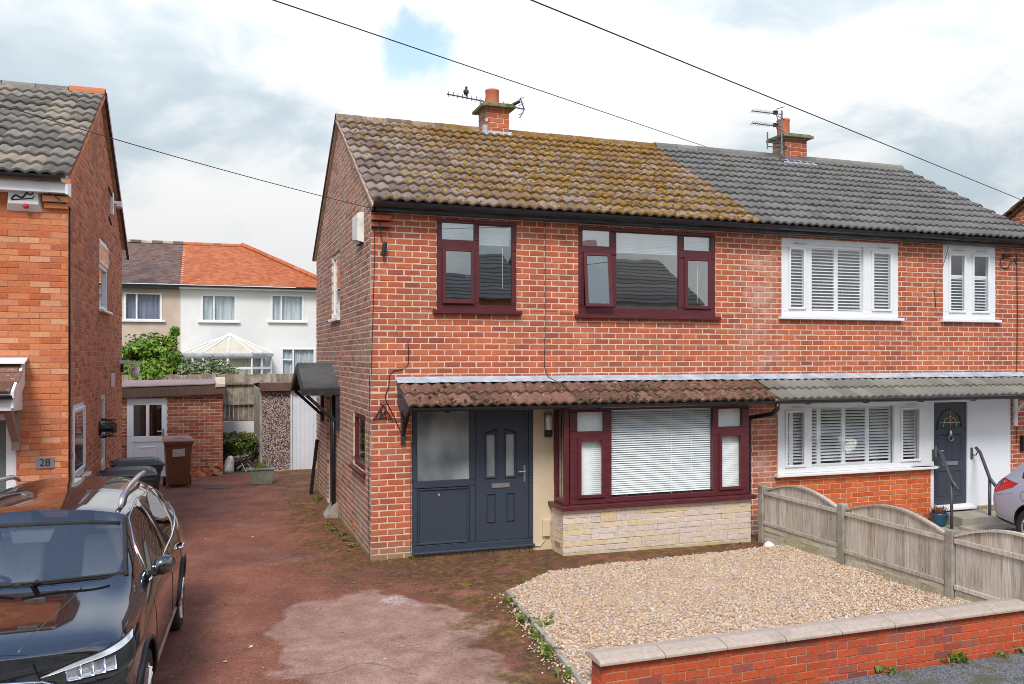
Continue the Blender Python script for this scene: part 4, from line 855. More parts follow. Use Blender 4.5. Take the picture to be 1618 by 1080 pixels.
MB().fbox(SL, .4, 1.45, -.25, -.24, 1.2, 2.1).build('curtain', MT['curtain_blue'], w)
b = MB()
for a in rects_minus(S_open[2], [(3.36, 3.86, 1.05, 2.05), (3.36, 3.86, .0, .95)]): b.bbox(SL, *a[:2], -.09, -.02, *a[2:], .006)
sd_ = b.build('side_door', MT['upvc'], HL); MB().fbox(SL, 3.35, 3.87, -.06, -.05, 1.04, 2.06).build('pane', MT['glass_side'], sd_); MB().fbox(SL, 3.35, 3.87, -.06, -.05, .0, .96).build('lower_panel', MT['upvc'], sd_)
b = MB().fbox(FL, -2.6, -.565, -.1, -.03, -.3, 0.12)
for a in rects_minus((-2.6, -.565, .12, 2.06), [(-1.6, -.68, .2, 1.98), (-2.5, -1.7, .2, 1.98)]): b.bbox(FL, *a[:2], -.10, -.02, *a[2:], .006)
ps = b.build('porch_screen', MT['upvc'], HL); MB().fbox(FL, -1.61, -.67, -.07, -.06, .19, 1.99).build('pane', MT['frosted_dark'], ps); MB().fbox(FL, -2.51, -1.69, -.07, -.06, .19, 1.99).build('pane', MT['glass_side'], ps)
# canopy with plain brown tiles over the porch
b = MB(); b.prism([(-8, .3, 2.10), (-8, .3, 2.66), (-8, -.30, 2.32), (-8, -.30, 2.13)], (3.80, 0, 0)); cl = b.build('canopy', MT['upvc'], HL)
pit = math.atan2(.34, .6); r_ = random.Random(2)
for row in range(3):
    for i in range(9):
        key = ('plain', i % 3)
        if key not in MESHES:
            me = bpy.data.meshes.new('tile'); q = MB().box(-.132, .132, 0, .26, 0, .016); me.from_pydata(q.v, [], q.f); me.materials.append(MT['tile_red']); MESHES[key] = me
        s = row*.215; inst('tile', MESHES[key], cl, (-4.34-i*.267+(.05 if row % 2 else 0), -.33+s*cos(pit), 2.325+s*sin(pit)+.016), (pit-.03, r_.uniform(-.01, .01), 0))
b = MB().prism([(-8, .295, 2.74), (-8, .10, 2.68), (-8, .10, 2.665), (-8, .295, 2.70)], (3.86, 0, 0)); b.build('flashing', MT['upvc'], cl)
b = MB().prism([(-4.20, .30, 2.70), (-4.20, -.34, 2.35), (-4.20, -.34, 2.16), (-4.20, -.28, 2.12), (-4.20, .30, 2.42)], (.03, 0, 0)); b.build('barge_board', MT['upvc'], cl)
b = MB(); halfpipe(b, -8, -4.17, -.37, 2.31, .05, .045); b.build('gutter', MT['black_plastic'], cl)
b = MB().box(-4.30, -4.22, .21, .3, 1.62, 2.13); b.prism([(-4.30, .21, 1.72), (-4.30, .21, 1.85), (-4.30, -.12, 2.12), (-4.30, -.24, 2.12)], (.08, 0, 0)); b.build('bracket', MT['brick_side'], HL)
b = MB(); b.tube([SL.p(.03, .012, 4.6), SL.p(.04, .012, 2.4), SL.p(.03, .012, .3)], .010, 5)
b.tube([FL.p(-.35, .10, 4.82), FL.p(-.12, .16, 4.70), SL.p(.03, .03, 4.58)], .006, 4); b.build('cable', MT['black_plastic'], HL)
for u, z, l in ((4.1, 5.62, .55), (4.15, 5.12, .25)): MB().tube([SL.p(u, .02, z), SL.p(u+l, .03, z-.1)], .014, 5).build('vent_bar', MT['rubber'], HL)

alarm = thing('alarm_box', 'white alarm box with a dark scribbled emblem and red lamp under the eaves', 'alarm box', (-4.17, .27, 4.64))
b = MB(); F_ = FL
b.add([F_.p(u, d, z) for u, d, z in ((-.67, 0, 4.52), (-.28, 0, 4.52), (-.30, 0, 4.79), (-.65, 0, 4.79), (-.64, .09, 4.60), (-.31, .09, 4.60), (-.32, .09, 4.78), (-.63, .09, 4.78))],
      [(0, 1, 5, 4), (1, 2, 6, 5), (2, 3, 7, 6), (3, 0, 4, 7), (4, 5, 6, 7), (3, 2, 1, 0)]); b.build('body', MT['upvc'], alarm, bevel=.006)
MB().lathe([(.001, 0), (.034, .012), (.034, .045), (.02, .065), (.001, .07)], F_.p(-.45, .04, 4.575), 12, Matrix.Rotation(pi/2, 3, 'X')).build('lamp', MT['tail_red'], alarm, smooth=True)
b = MB().tube([F_.p(-.60+.22*t, .096, 4.65+.10*t+.028*sin(t*9)) for t in [i/16 for i in range(17)]], .010, 4); b.tube([F_.p(-.40+.03*cos(a), .096, 4.735+.022*sin(a)) for a in [i*pi/6 for i in range(13)]], .007, 4); b.tube([F_.p(-.60, .096, 4.64), F_.p(-.37, .096, 4.67), F_.p(-.36, .096, 4.70)], .006, 4); b.build('emblem', MT['black_plastic'], alarm)
alb = thing('alarm_box', 'cream weathered box high on the gable wall of the mossy-roofed house', 'alarm box', (-.04, .85, 4.6))
b = MB(); b.add([GA.p(u, d, z) for u, d, z in ((-1.10, 0, 4.42), (-.58, 0, 4.36), (-.58, 0, 4.80), (-1.10, 0, 4.80), (-1.08, .09, 4.45), (-.62, .09, 4.39), (-.62, .09, 4.78), (-1.08, .09, 4.78))], [(0, 1, 5, 4), (1, 2, 6, 5), (2, 3, 7, 6), (3, 0, 4, 7), (4, 5, 6, 7), (3, 2, 1, 0)]); b.build('cover', MT['dirty_white'], alb, bevel=.008); b = MB().fbox(GA, -1.0, -.66, 0, .05, 4.36, 4.41); b.build('base_plate', MT['black_plastic'], alb)
n28 = thing('house_number', 'silver plaque reading 28 on the orange brick wall', 'sign', (-3.95, .29, 1.45))
b = MB().bbox(FL, -.355, -.155, 0, .018, 1.38, 1.52, .004); b.build('plate', MT['silver_rail'], n28); text('28', .125, FL, -.255, .022, 1.45, MT['black_plastic'], n28, .003, 'digits')
n26 = thing('house_number', 'black wrought iron triangle with the number 26 on the corner of the brick house', 'sign', (.155, -.02, 2.0))
b = MB(); t0, t1, tp = FA.p(.045, .02, 1.925), FA.p(.265, .02, 1.925), FA.p(.155, .02, 2.105)
b.tube([t0, t1], .008, 5); b.tube([t0, tp], .008, 5); b.tube([t1, tp], .008, 5); b.tube([FA.p(.115, .02, 2.115), FA.p(.155, .02, 2.10), FA.p(.195, .02, 2.115)], .007, 5)
for p, s_ in ((t0, -1), (t1, 1)): b.tube([p, p+Vector((s_*.02, 0, -.012)), p+Vector((s_*.015, 0, -.035))], .007, 5)
b.build('frame', MT['black_paint'], n26); text('26', .115, FA, .155, .02, 1.975, MT['black_paint'], n26, .006, 'digits', .004)
for lb, F_, u, z in (('black and clear bulkhead light on the cream wall beside the front door', FA, 2.55, 1.78),):
    t = thing('wall_light', lb, 'wall light', F_.p(u, .04, z))
    MB().bbox(F_, u-.045, u+.045, 0, .03, z-.19, z+.15, .01).build('back_plate', MT['black_plastic'], t)
    MB().lathe([(.03, -.10), (.052, -.08), (.052, .10), (.04, .14), (.001, .16)], F_.p(u, .055, z), 14).build('lamp_glass', MT['led'], t, smooth=True); MB().lathe([(.02, -.19), (.055, -.17), (.055, -.09), (.03, -.085)], F_.p(u, .055, z), 14).build('sensor', MT['black_plastic'], t, smooth=True)
t = thing('security_light', 'white flood light with a lamp jutting from the rear of the orange house gable', 'security light', SL.p(6.3, .1, 2.55))
MB().fbox(SL, 6.25, 6.45, 0, .05, 2.45, 2.6).build('back_plate', MT['black_plastic'], t); b = MB().prism([SL.p(5.7, .02, 2.62), SL.p(6.45, .22, 2.58), SL.p(6.45, .24, 2.64), SL.p(5.7, .05, 2.68)], SL.p(0, .12, 0)-SL.p(0, 0, 0)); b.build('hood', MT['dirty_white'], t); MB().lathe([(.05, 0), (.075, .03), (.085, .19), (.05, .2)], SL.p(6.45, .24, 2.34), 12).build('lamp', MT['upvc'], t, smooth=True)
t = thing('camera_sensor', 'white sensor on the gable of the orange brick house', 'sensor', SL.p(4.7, .05, 5.3))
MB().fbox(SL, 4.50, 4.62, 0, .05, 5.22, 5.60).build('back_plate', MT['upvc'], t, bevel=.006); b = MB().fbox(SL, 4.75, 4.98, .02, .16, 5.40, 5.50); b.build('head', MT['upvc'], t, bevel=.01); MB().tube([SL.p(4.6, .04, 5.45), SL.p(4.8, .08, 5.45)], .02, 6).build('arm', MT['upvc'], t)
t = thing('wall_box', 'small white box on the gable beside the side door', 'wall box', SL.p(4.6, .03, 2.35)); MB().fbox(SL, 4.55, 4.68, 0, .05, 2.22, 2.46).build('cover', MT['upvc'], t, bevel=.008)
t = thing('flue_guard', 'black round flue with wire cage on the orange house side wall', 'flue', SL.p(3.25, .1, 1.6))
b = MB(); Rx = Matrix.Rotation(pi/2, 3, 'Y')
b.lathe([(.11, 0), (.11, .02), (.06, .04), (.052, .08), (.058, .20), (.04, .21)], SL.p(3.05, 0, 1.62), 14, Rx); b.build('terminal', MT['black_plastic'], t, smooth=True)
b = MB()
for k in range(5):
    z = (k-2)*.065; rr = sqrt(max(.012, .155**2-z*z))
    b.tube([SL.p(3.05+rr*cos(a)*.95, .02+.235*sin(a), 1.62+z) for a in [pi*i/8 for i in range(9)]], .005, 4)
    b.tube([SL.p(3.05+z, .02+.235*sin(a)*rr/.155, 1.62+rr*cos(a)) for a in [pi*i/8 for i in range(9)]], .005, 4)
b.build('wire_cage', MT['black_plastic'], t)

# ------------------------------------------------------------------ garden wall, gravel, fence
GW = thing('garden_wall', 'low red brick garden wall with sandstone copings beside the pavement', 'wall', (1.04, -5.03, -.2))
F1 = Fr((0, -5.03, 0), 0); F2 = Fr((1.04, 0, 0), -pi/2); F3 = Fr((0, -4.82, 0), pi)
b = MB().box(1.047, 5.785, -5.023, -4.827, -.45, .195); b.build('core', MT['mortar_gw'], GW)
gw = lay(F1, 1.04, 5.79, -.405, .197, .0755, .2285, .0095, phase=.0); ge = lay(F2, 4.82, 5.03, -.405, .197, .0755, .2285, .0095, phase=.5); gk = lay(F3, -5.79, -1.04, -.10, .197, .0755, .2285, .0095)
lay_bricks(GW, [(gw, MT['brick_garden']), (ge, MT['brick_garden'])], limit=300, jit=.003)
tag(None or (lambda M: (M.build('brickwork', MT['brick_garden'], GW)))(MB().box(1.05, 5.785, -4.83, -4.82, -.1, .195)), kind='stuff')
x = 1.0; r_ = random.Random(4)
while x < 5.75:
    L_ = min(.612, 5.80-x); b = MB(); j = r_.uniform(-.004, .004)
    b.prism([(x, -5.085, .20), (x, -4.765, .20), (x, -4.765, .228), (x, -4.80, .244), (x, -4.925, .264+j), (x, -5.05, .244), (x, -5.085, .226)][::-1], (L_-.007, 0, 0)); b.build('coping_stone', MT['coping'], GW, bevel=.006); x += L_
E_L = [(1.27, -1.93), (.97, -5.10)]
def gleft(y): t = min(1, max(0, (y+1.93)/(-3.17))); return 1.27-.30*t
def gback(x):
    if x < 2.05: return -1.93+(x-1.27)/(.78)*.62
    return -1.31+(x-2.05)/3.75*.27
def zg(x, y):
    e = max(0., x-gleft(y)); k = min(1., e/1.6); k = k*k*(3-2*k)
    return (zd(x, y)+.035)*(1-k)+(.015+.004*(-1-y))*k
b = MB(); nx, ny = 40, 40; grid = []
for j in range(ny+1):
    for i in range(nx+1):
        t = i/nx; s = j/ny; x = .95+(5.84-.95)*t
        y0 = gback(max(1.27, x)); y = y0+(-4.80-y0)*s; x = max(x, gleft(y)); grid.append((x, y, zg(x, y)-.012+.02*mnoise.noise(Vector((x*2, y*2, 3)))))
b.add(grid, [(j*(nx+1)+i, j*(nx+1)+i+1, (j+1)*(nx+1)+i+1, (j+1)*(nx+1)+i) for j in range(ny) for i in range(nx)])
o = b.build('gravel_bed', MT['pebble'], smooth=True); tag(o, kind='structure')
def scatter_pebbles(name, n, fpos, rr, m, label, seed=1):
    R = np.random.default_rng(seed); t = (1+5**.5)/2
    ico = np.array([(-1, t, 0), (1, t, 0), (-1, -t, 0), (1, -t, 0), (0, -1, t), (0, 1, t), (0, -1, -t), (0, 1, -t), (t, 0, -1), (t, 0, 1), (-t, 0, -1), (-t, 0, 1)])/1.9
    fc = np.array([(0, 11, 5), (0, 5, 1), (0, 1, 7), (0, 7, 10), (0, 10, 11), (1, 5, 9), (5, 11, 4), (11, 10, 2), (10, 7, 6), (7, 1, 8), (3, 9, 4), (3, 4, 2), (3, 2, 6), (3, 6, 8), (3, 8, 9), (4, 9, 5), (2, 4, 11), (6, 2, 10), (8, 6, 7), (9, 8, 1)])
    P = fpos(R, n); n = len(P); sc = R.uniform(rr[0], rr[1], (n, 1))*np.exp(R.normal(0, .22, (n, 3))); sc[:, 2] *= .65
    a = R.uniform(0, 6.28, n); ca, sa = np.cos(a), np.sin(a)
    V = ico[None]*sc[:, None, :]*(1+R.normal(0, .10, (n, 12, 1)))
    tl = R.normal(0, .35, (n, 1)); V[:, :, 2] += V[:, :, 0]*tl
    X = V[:, :, 0]*ca[:, None]-V[:, :, 1]*sa[:, None]; Y = V[:, :, 0]*sa[:, None]+V[:, :, 1]*ca[:, None]
    V = np.stack([X, Y, V[:, :, 2]], 2)+P[:, None, :]
    me = bpy.data.meshes.new(name); me.vertices.add(n*12); me.vertices.foreach_set('co', V.reshape(-1).astype(np.float32))
    f = (fc[None]+np.arange(n)[:, None, None]*12).reshape(-1).astype(np.int32); nf = n*20
    me.loops.add(nf*3); me.loops.foreach_set('vertex_index', f); me.polygons.add(nf); me.polygons.foreach_set('loop_start', np.arange(nf, dtype=np.int32)*3); me.polygons.foreach_set('use_smooth', np.ones(nf, dtype=bool))
    me.update(calc_edges=True); me.materials.append(m); o = bpy.data.objects.new(name, me); COL.objects.link(o); return tag(o, label, 'gravel', kind='stuff')
def gpos(R, n):
    P = R.uniform((.85, -4.86), (5.84, -.95), (n*2, 2)); out = []
    for x, y in P:
        l = gleft(y)
        if x < l+R.uniform(-.03, .05)*(R.random() < .9) or y > gback(max(x, 1.27))-R.uniform(0, .05): continue
        out.append((x, y, zg(x, y)+.02*mnoise.noise(Vector((x*2, y*2, 3)))+R.uniform(-.008, .006)))
    return np.array(out[:n])
scatter_pebbles('gravel', 47000, gpos, (.0065, .0145), MT['pebble'], 'bed of mixed buff and brown gravel behind the garden wall', 2)
def spill(R, n):
    out = []
    for k in range(n):
        t = R.random(); y = -1.95-3.0*t**.7; out.append((gleft(y)-abs(R.normal(0, .10)), y, 0))
    for k in range(n//2): x = R.uniform(3.5, 5.8); out.append((x, gback(x)+abs(R.normal(0, .12)), 0))
    return np.array([(x, y, zd(x, y)+.008) for x, y, _ in out])
scatter_pebbles('gravel', 420, spill, (.006, .014), MT['pebble'], 'loose stones spilled from the gravel onto the tarmac', 5)
ed = thing('edging', 'thin concrete edging strip between the red tarmac and the gravel', 'edging', (1.27, -1.93, 0))
pts = [(.97, -5.10), (1.27, -1.93), (2.05, -1.31), (3.0, -1.24), (4.6, -1.12)]; r_ = random.Random(8)
for p, q in zip(pts, pts[1:]):
    p, q = Vector(p), Vector(q); n = max(1, int((q-p).length/.9)); nrm = Vector((-(q-p).y, (q-p).x)).normalized()*.024
    for i in range(n):
        a = p+(q-p)*(i/n); c = p+(q-p)*((i+1)/n-.008); j = r_.uniform(-.012, .008); b = MB()
        h = .045 if p.x < 2 and q.x < 2 else .012
        za, zc = zd(*a)+h+j, zd(*c)+h+j*.4
        b.add([(a.x-nrm.x, a.y-nrm.y, za), (a.x+nrm.x, a.y+nrm.y, za), (c.x+nrm.x, c.y+nrm.y, zc), (c.x-nrm.x, c.y-nrm.y, zc)]+[(v.x+s*nrm.x, v.y+s*nrm.y, -.4) for v, s in ((a, -1), (a, 1), (c, 1), (c, -1))], [(0, 1, 2, 3), (0, 4, 5, 1), (1, 5, 6, 2), (2, 6, 7, 3), (3, 7, 4, 0)])
        b.build('edging_block', MT['concrete'], ed, bevel=.006)
# wooden fence between the plots
FN = thing('garden_fence', 'weathered wooden fence with arched panels between concrete posts beside the gravel', 'fence', (5.85, -.53, 0))
posts = [(-.53, .80), (-2.27, .81), (-4.03, .80)]
for y, zt in posts:
    b = MB().box(5.80, 5.90, y-.055, y+.055, -.4, zt); b.build('fence_post', MT['concrete_post'], FN, bevel=.012)
XF = 5.85
for pi_, (y0, y1, zb, z0, zr) in enumerate(((-.595, -2.205, .25, .735, .70), (-2.335, -3.965, .20, .745, .69), (-4.095, -5.60, .18, .755, .69))):
    nb = 13; r_ = random.Random(pi_)
    arc_ = lambda t: z0-.02+.175*sin(pi*min(1, max(0, t)))**.95
    es = [i/nb+(r_.uniform(-.012, .012) if 0 < i < nb else 0) for i in range(nb+1)]
    yc = max(y1, -5.08)                                          # the last panel stops level with the garden wall
    for t0, t1 in zip(es, es[1:]):
        if y0+(y1-y0)*t1 < yc-.01: continue
        ya, yb = y0+(y1-y0)*t0, y0+(y1-y0)*t1-.003*(-1 if y1 > y0 else 1)*-1; d = r_.uniform(-.004, .004); yb = y0+(y1-y0)*(t1-.002/1.6); k = 4
        top = [(ya+(yb-ya)*i/k, arc_(t0+(t1-t0)*i/k)) for i in range(k+1)]
        MB().prism([(XF-.008+d, ya, zb), *[(XF-.008+d, y, z) for y, z in top], (XF-.008+d, yb, zb)], (.016, 0, 0)).build('fence_board', MT['fence_wood'], FN)
    for z, h, dd in ((zr, .055, .0), (zb-.005, .05, .004)): MB().prism([(XF-.036-dd, y0, z-h/2), (XF-.036-dd, y0, z+h/2), (XF-.036-dd, yc, z+h/2), (XF-.036-dd, yc, z-h/2)], (.026, 0, 0)).build('fence_rail', MT['fence_wood'], FN, bevel=.004)
    n = 20; b = MB(); vs = []
    for i in range(n+1):
        t = i/n*(yc-y0)/(y1-y0); y = y0+(y1-y0)*t; z = arc_(t)
        vs += [(XF-.032, y, z-.004), (XF-.032, y, z+.022), (XF+.032, y, z+.022), (XF+.032, y, z-.004)]
    b.add(vs, [(i*4+k, i*4+(k+1) % 4, i*4+4+(k+1) % 4, i*4+4+k) for i in range(n) for k in range(4)]+[(0, 3, 2, 1), (n*4, n*4+1, n*4+2, n*4+3)]); b.build('fence_capping', MT['fence_wood'], FN)
    # concrete gravel board cast as rough stone
    gb_ = MB().box(XF-.022, XF+.022, yc, y0, -.3, zb-.03).build('gravel_board', MT['gboard'], FN)
    FG = Fr((XF-.024, 0, 0), -pi/2); q = stonework(FG, -y0+.02, -yc-.02, -.12 if pi_ else -.10, zb-.035, 20+pi_)
    lay_bricks(gb_, [(q, MT['gboard'])], limit=60, name='block', stuffname='blockwork', jit=.009, proud=.008)
t = tag(MB().lathe([(.001, -.02), (.08, -.01), (.10, .03), (.07, .08), (.03, .10), (.001, .105)], (5.60, -1.05, -.03), 9).build('white_stone', MT['render_white'], smooth=True, loc=(5.60, -1.05, -.03)), 'white painted stone at the end of the gravel by the fence', 'stone')
for v in t.data.vertices: v.co *= 1+.35*mnoise.noise(v.co*9)
t = tag(MB().lathe([(.001, -.02), (.05, -.01), (.06, .02), (.03, .06), (.001, .065)], (5.74, -1.12, -.02), 8).build('pale_stone', MT['concrete'], smooth=True, loc=(5.74, -1.12, -.02)), 'smaller grey stone beside the white painted stone', 'stone')
def weeds(name, spots, label, m='weed', seed=0, h=(.03, .08), n=14, w=.018):
    r = random.Random(seed); b = MB()
    for x, y, s in spots:
        z = zd(x, y) if x < 5.95 and y > -5.1 else -.2
        for k in range(int(n*s)):
            a = r.random()*6.28; H = r.uniform(*h)*s**.5; W_ = w*r.uniform(.6, 1.4); o = .08*s*r.random(); px, py = x+o*cos(a*2.3), y+o*sin(a*2.3); ln = r.uniform(.3, 1.1)*H
            d = Vector((cos(a), sin(a), 0)); sd = Vector((-sin(a), cos(a), 0))*W_; p = Vector((px, py, z)); m_ = p+d*ln*.5+Vector((0, 0, H*.8)); e = p+d*ln*1.1+Vector((0, 0, H*.75))
            b.add([p, m_-sd, e, m_+sd], [(0, 1, 2, 3)])
    return tag(b.build(name, MT[m]), label, 'weeds', kind='stuff')
r_ = random.Random(12)
sp = [(gleft(y)-.05+r_.uniform(-.05, .03), y, r_.uniform(.5, 1.5)) for y in [-2.3, -2.5, -2.9, -3.0, -3.3, -3.45, -3.6, -3.9, -4.0, -4.5]]+[(gleft(-3.3)+.12, -3.2, 1.6)]
sp += [(x, gback(x)+.03, r_.uniform(.3, .8)) for x in (1.6, 1.9, 2.3, 2.9, 3.3, 3.6, 4.0, 4.2)]
weeds('weeds', sp, 'small green weeds growing along the gravel edging', seed=1)
weeds('weeds', [(x, -5.12, s) for x, s in ((3.9, 1.), (4.0, .7), (4.75, 1.9), (4.85, 1.2), (5.3, .6), (5.6, .9), (2.7, .8))], 'tufts of weeds at the foot of the garden wall on the pavement', seed=2)
weeds('weeds', [(-.10, .9, .8), (-.13, 1.3, 1.), (-.15, 1.75, 1.2), (-.2, 2.1, .9), (-.25, 2.6, .7), (-.1, 5.2, 1.5), (.56, -.06, 1.2)], 'weeds along the foot of the gable wall', seed=3)
weeds('weeds', [(-.6+.22*i, -.95-.09*i+.05*sin(i*3), .45) for i in range(8)], 'thin line of weeds in a crack of the red tarmac', seed=4, h=(.012, .03), n=16)
def litter(name, n, f, m, label, seed, sz=(.012, .035)):
    r = random.Random(seed); b = MB()
    for k in range(n):
        x, y = f(r); z = zd(x, y)+.010; a = r.random()*6; s = r.uniform(*sz); d = Vector((cos(a), sin(a), r.uniform(-.1, .3)))*s; e = Vector((-sin(a), cos(a), r.uniform(-.1, .2)))*s*.5; p = Vector((x, y, z))
        b.add([p-d, p-e, p+d, p+e+Vector((0, 0, s*.3))], [(0, 1, 2), (0, 2, 3)])
    return tag(b.build(name, MT[m]), label, 'litter', kind='stuff')
litter('leaf_litter', 90, lambda r: (r.uniform(5.2, 5.8), r.uniform(-1.0, -.45)), 'leaf_red', 'dry leaves drifted against the fence post and downpipe', 1)
litter('leaf_litter', 46, lambda r: (r.uniform(-2.2, 2.2), r.uniform(-4, 5)), 'label_white', 'scattered pale scraps and petals on the drive', 2, (.008, .03))
litter('leaf_litter', 70, lambda r: (-.12-abs(r.gauss(0, .12)), r.uniform(.3, 6)), 'leaf_red', 'dry leaf scraps along the gable wall', 3)

# ------------------------------------------------------------------ steps, rails and pot by the attached house
t = thing('concrete_steps', 'pale concrete steps up to the blue-grey door with white frame', 'steps', (10.1, -.4, -.1))
MB().box(9.70, 10.75, -.62, -.11, -.12, .075).build('step', MT['concrete'], t, bevel=.012); MB().box(9.60, 10.85, -1.05, -.62, -.14, -.045).build('step', MT['concrete'], t, bevel=.012); MB().box(10.75, 11.6, -.62, -.11, -.14, -.03).build('landing', MT['concrete'], t, bevel=.012)
for lb, wx, px in (('grey metal handrail on the side of the front steps nearer the shuttered bay', 9.70, 9.50), ('grey metal handrail on the side of the front steps nearer the silver car', 10.56, 10.33)):
    h = thing('handrail', lb, 'handrail', (px, -.56, -.1), 'handrails beside the front steps')
    MB().tube([(wx, -.10, 1.16), (wx-.02, -.20, 1.09), (px, -.58, .70), (px-.02, -.74, .565)], .027, 8).build('rail', MT['rail_paint'], h, smooth=True)
    MB().tube([(px, -.58, -.14), (px, -.58, .69)], .025, 8).build('post', MT['rail_paint'], h, smooth=True)
    b = MB().bbox(Fr((0, 0, 0), 0), wx-.02, wx+.02, 0, .02, .95, 1.15, .004); b.tube([(wx, -.01, 1.02), (wx, -.10, 1.03), (wx, -.14, 1.10)], .010, 6); b.build('wall_bracket', MT['rail_paint'], h)
pt = thing('plant_pot', 'blue glazed pot with a dry brown plant at the foot of the steps', 'plant pot', (9.52, -.30, -.1))
MB().lathe([(.09, 0), (.115, .05), (.145, .19), (.15, .20), (.15, .22), (.13, .22), (.125, .18)], (9.52, -.30, -.10), 18).build('pot', MT['blue_pot'], pt, smooth=True)
b = MB(); r_ = random.Random(3)
for k in range(90):
    a = r_.random()*6.28; l = r_.uniform(.06, .2); p = Vector((9.52, -.30, .08))+Vector((cos(a), sin(a), 0))*.08*r_.random(); e = p+Vector((cos(a)*l*.6, sin(a)*l*.6, l)); s_ = Vector((-sin(a), cos(a), 0))*.012; b.add([p, (p+e)/2+s_, e, (p+e)/2-s_], [(0, 1, 2, 3)])
tag(b.build('foliage', MT['leaf_red'], pt), kind='stuff')

# ------------------------------------------------------------------ end of the drive: garages, fence, bins
GA1 = thing('brick_garage', 'brick garage with brown fascia and white part-glazed door at the end of the drive', 'garage', (-3, 9.6, 0))
FG1 = Fr((0, 9.6, 0), 0); g_open = [(-3.86, -3.02, -.1, 1.80)]
shell(GA1, FG1, -4.6, -1.80, -.2, 1.86, g_open, MT['mortar']); shell(GA1, Fr((-1.8, 9.6, 0), pi/2), .1, 3.2, -.2, 1.9, [], MT['mortar'])
MB().box(-4.6, -1.9, 12.7, 12.8, -.2, 1.9).build('partition', MT['interior'], GA1)
lay_bricks(GA1, [(lay(FG1, -4.6, -1.8, .145, 1.86, .0765, .2285, .010, g_open), MT['brick_garage']), (lay(FG1, -4.6, -1.8, -.16, .145, .0765, .2285, .010, g_open, phase=.5), MT['brick_new']), (lay(Fr((-1.8, 9.6, 0), pi/2), 0, 3.2, -.16, 1.9, .0765, .2285, .010, phase=.5), MT['brick_garage'])])
b = MB().prism([(-4.7, 9.48, 1.79), (-4.7, 9.48, 2.02), (-1.76, 9.48, 2.10), (-1.76, 9.48, 1.87)], (0, .12, 0)); b.build('fascia', MT['fascia_brown'], GA1, bevel=.006)
b = MB().prism([(-4.7, 9.46, 2.03), (-1.96, 9.46, 2.105), (-1.96, 9.95, 2.20), (-4.7, 9.95, 2.17)], (0, 0, .02)); b.prism([(-4.7, 9.95, 2.16), (-1.76, 9.95, 2.19), (-1.76, 12.9, 2.1), (-4.7, 12.9, 2.08)], (0, 0, .02)); b.build('roof', MT['garage_roof'], GA1)
MB().prism([(-1.97, 9.455, 2.03), (-1.75, 9.455, 2.05), (-1.75, 9.96, 2.20), (-1.97, 9.96, 2.20)], (0, 0, .06)).build('roof_end', MT['buff_trim'], GA1)
b = MB()
cells = [(-3.72, -3.46, .93, 1.64), (-3.39, -3.13, .93, 1.64), (-3.72, -3.13, .10, .80)]
for a in rects_minus((-3.86, -3.02, -.02, 1.79), cells): b.bbox(FG1, *a[:2], -.06, .0, *a[2:], .006)
gd = b.build('garage_door', MT['upvc'], GA1); MB().fbox(FG1, -3.73, -3.12, -.05, -.02, .09, .81).build('door_panel', MT['upvc'], gd)
bb_ = MB(); outline(bb_, FG1, [(-3.62, .40), (-3.23, .40), (-3.23, .70), (-3.62, .70)], .05, -.022, -.006); bb_.build('door_moulding', MT['upvc'], gd)
for c in cells[:2]: MB().fbox(FG1, c[0]-.004, c[1]+.004, -.04, -.034, c[2]-.004, c[3]+.004).build('pane', MT['glass_side'], gd)
b = MB().tube([FG1.p(-3.10, 0, 1.04), FG1.p(-3.10, .05, 1.04), FG1.p(-3.22, .05, 1.04)], .012, 6); b.bbox(FG1, -3.12, -3.08, 0, .012, .92, 1.10, .003); b.build('handle', MT['silver_rail'], gd)
GA2 = thing('concrete_garage', 'pebbledashed garage with white ribbed metal door behind the brick house', 'garage', (0, 9.8, 0))
MB().box(-.92, -.25, 9.80, 9.92, -.1, 1.93).build('wall', MT['pebbledash'], GA2); MB().box(-.965, -.915, 9.79, 13, -.1, 1.95).build('corner_post', MT['concrete'], GA2, bevel=.006); MB().box(-.96, -.90, 9.95, 13, -.1, 1.9).build('side_wall', MT['pebbledash'], GA2)
MB().box(-.97, 2.3, 9.66, 9.80, 1.92, 2.12).build('fascia', MT['fascia_brown'], GA2, bevel=.006); MB().prism([(-.97, 9.7, 2.12), (2.3, 9.7, 2.12), (2.3, 13, 2.0), (-.97, 13, 2.0)], (0, 0, .015)).build('roof', MT['garage_roof'], GA2)
b = MB().box(-.25, -.215, 9.74, 9.84, -.05, 1.93); b.build('door_frame', MT['white_metal'], GA2); MB().box(-.25, 2.2, 9.70, 9.86, -.1, .0).build('threshold', MT['concrete'], GA2, bevel=.006)
for i in range(22):
    x = -.215+i*.105; b = MB().prism([(x, 9.80, 0), (x+.006, 9.786, 0), (x+.092, 9.786, 0), (x+.098, 9.80, 0)], (0, 0, 1.93)); b.build('door_rib', MT['white_metal'], GA2)
MB().box(-.215, 2.1, 9.80, 9.82, 0, 1.93).build('door_sheet', MT['white_metal'], GA2)
b = MB().box(-.93, -.25, 9.72, 9.80, -.12, .01); b.build('base_kerb', MT['gboard'], GA2, bevel=.01)
BF = thing('back_fence', 'tall old brown close-board fence at the end of the back garden', 'fence', (-.6, 13, 0))
r_ = random.Random(6); x = -4.6
while x < 3.4:
    w_ = r_.uniform(.105, .135); MB().box(x, x+w_-.006, 13.0+r_.uniform(0, .012), 13.025, .98, 2.26+r_.uniform(-.012, .012)).build('fence_board', MT['back_fence'], BF); x += w_
for z in (1.03, 1.46, 2.01): MB().box(-4.6, 3.4, 12.93, 12.998, z-.03, z+.03).build('fence_rail', MT['back_fence'], BF)
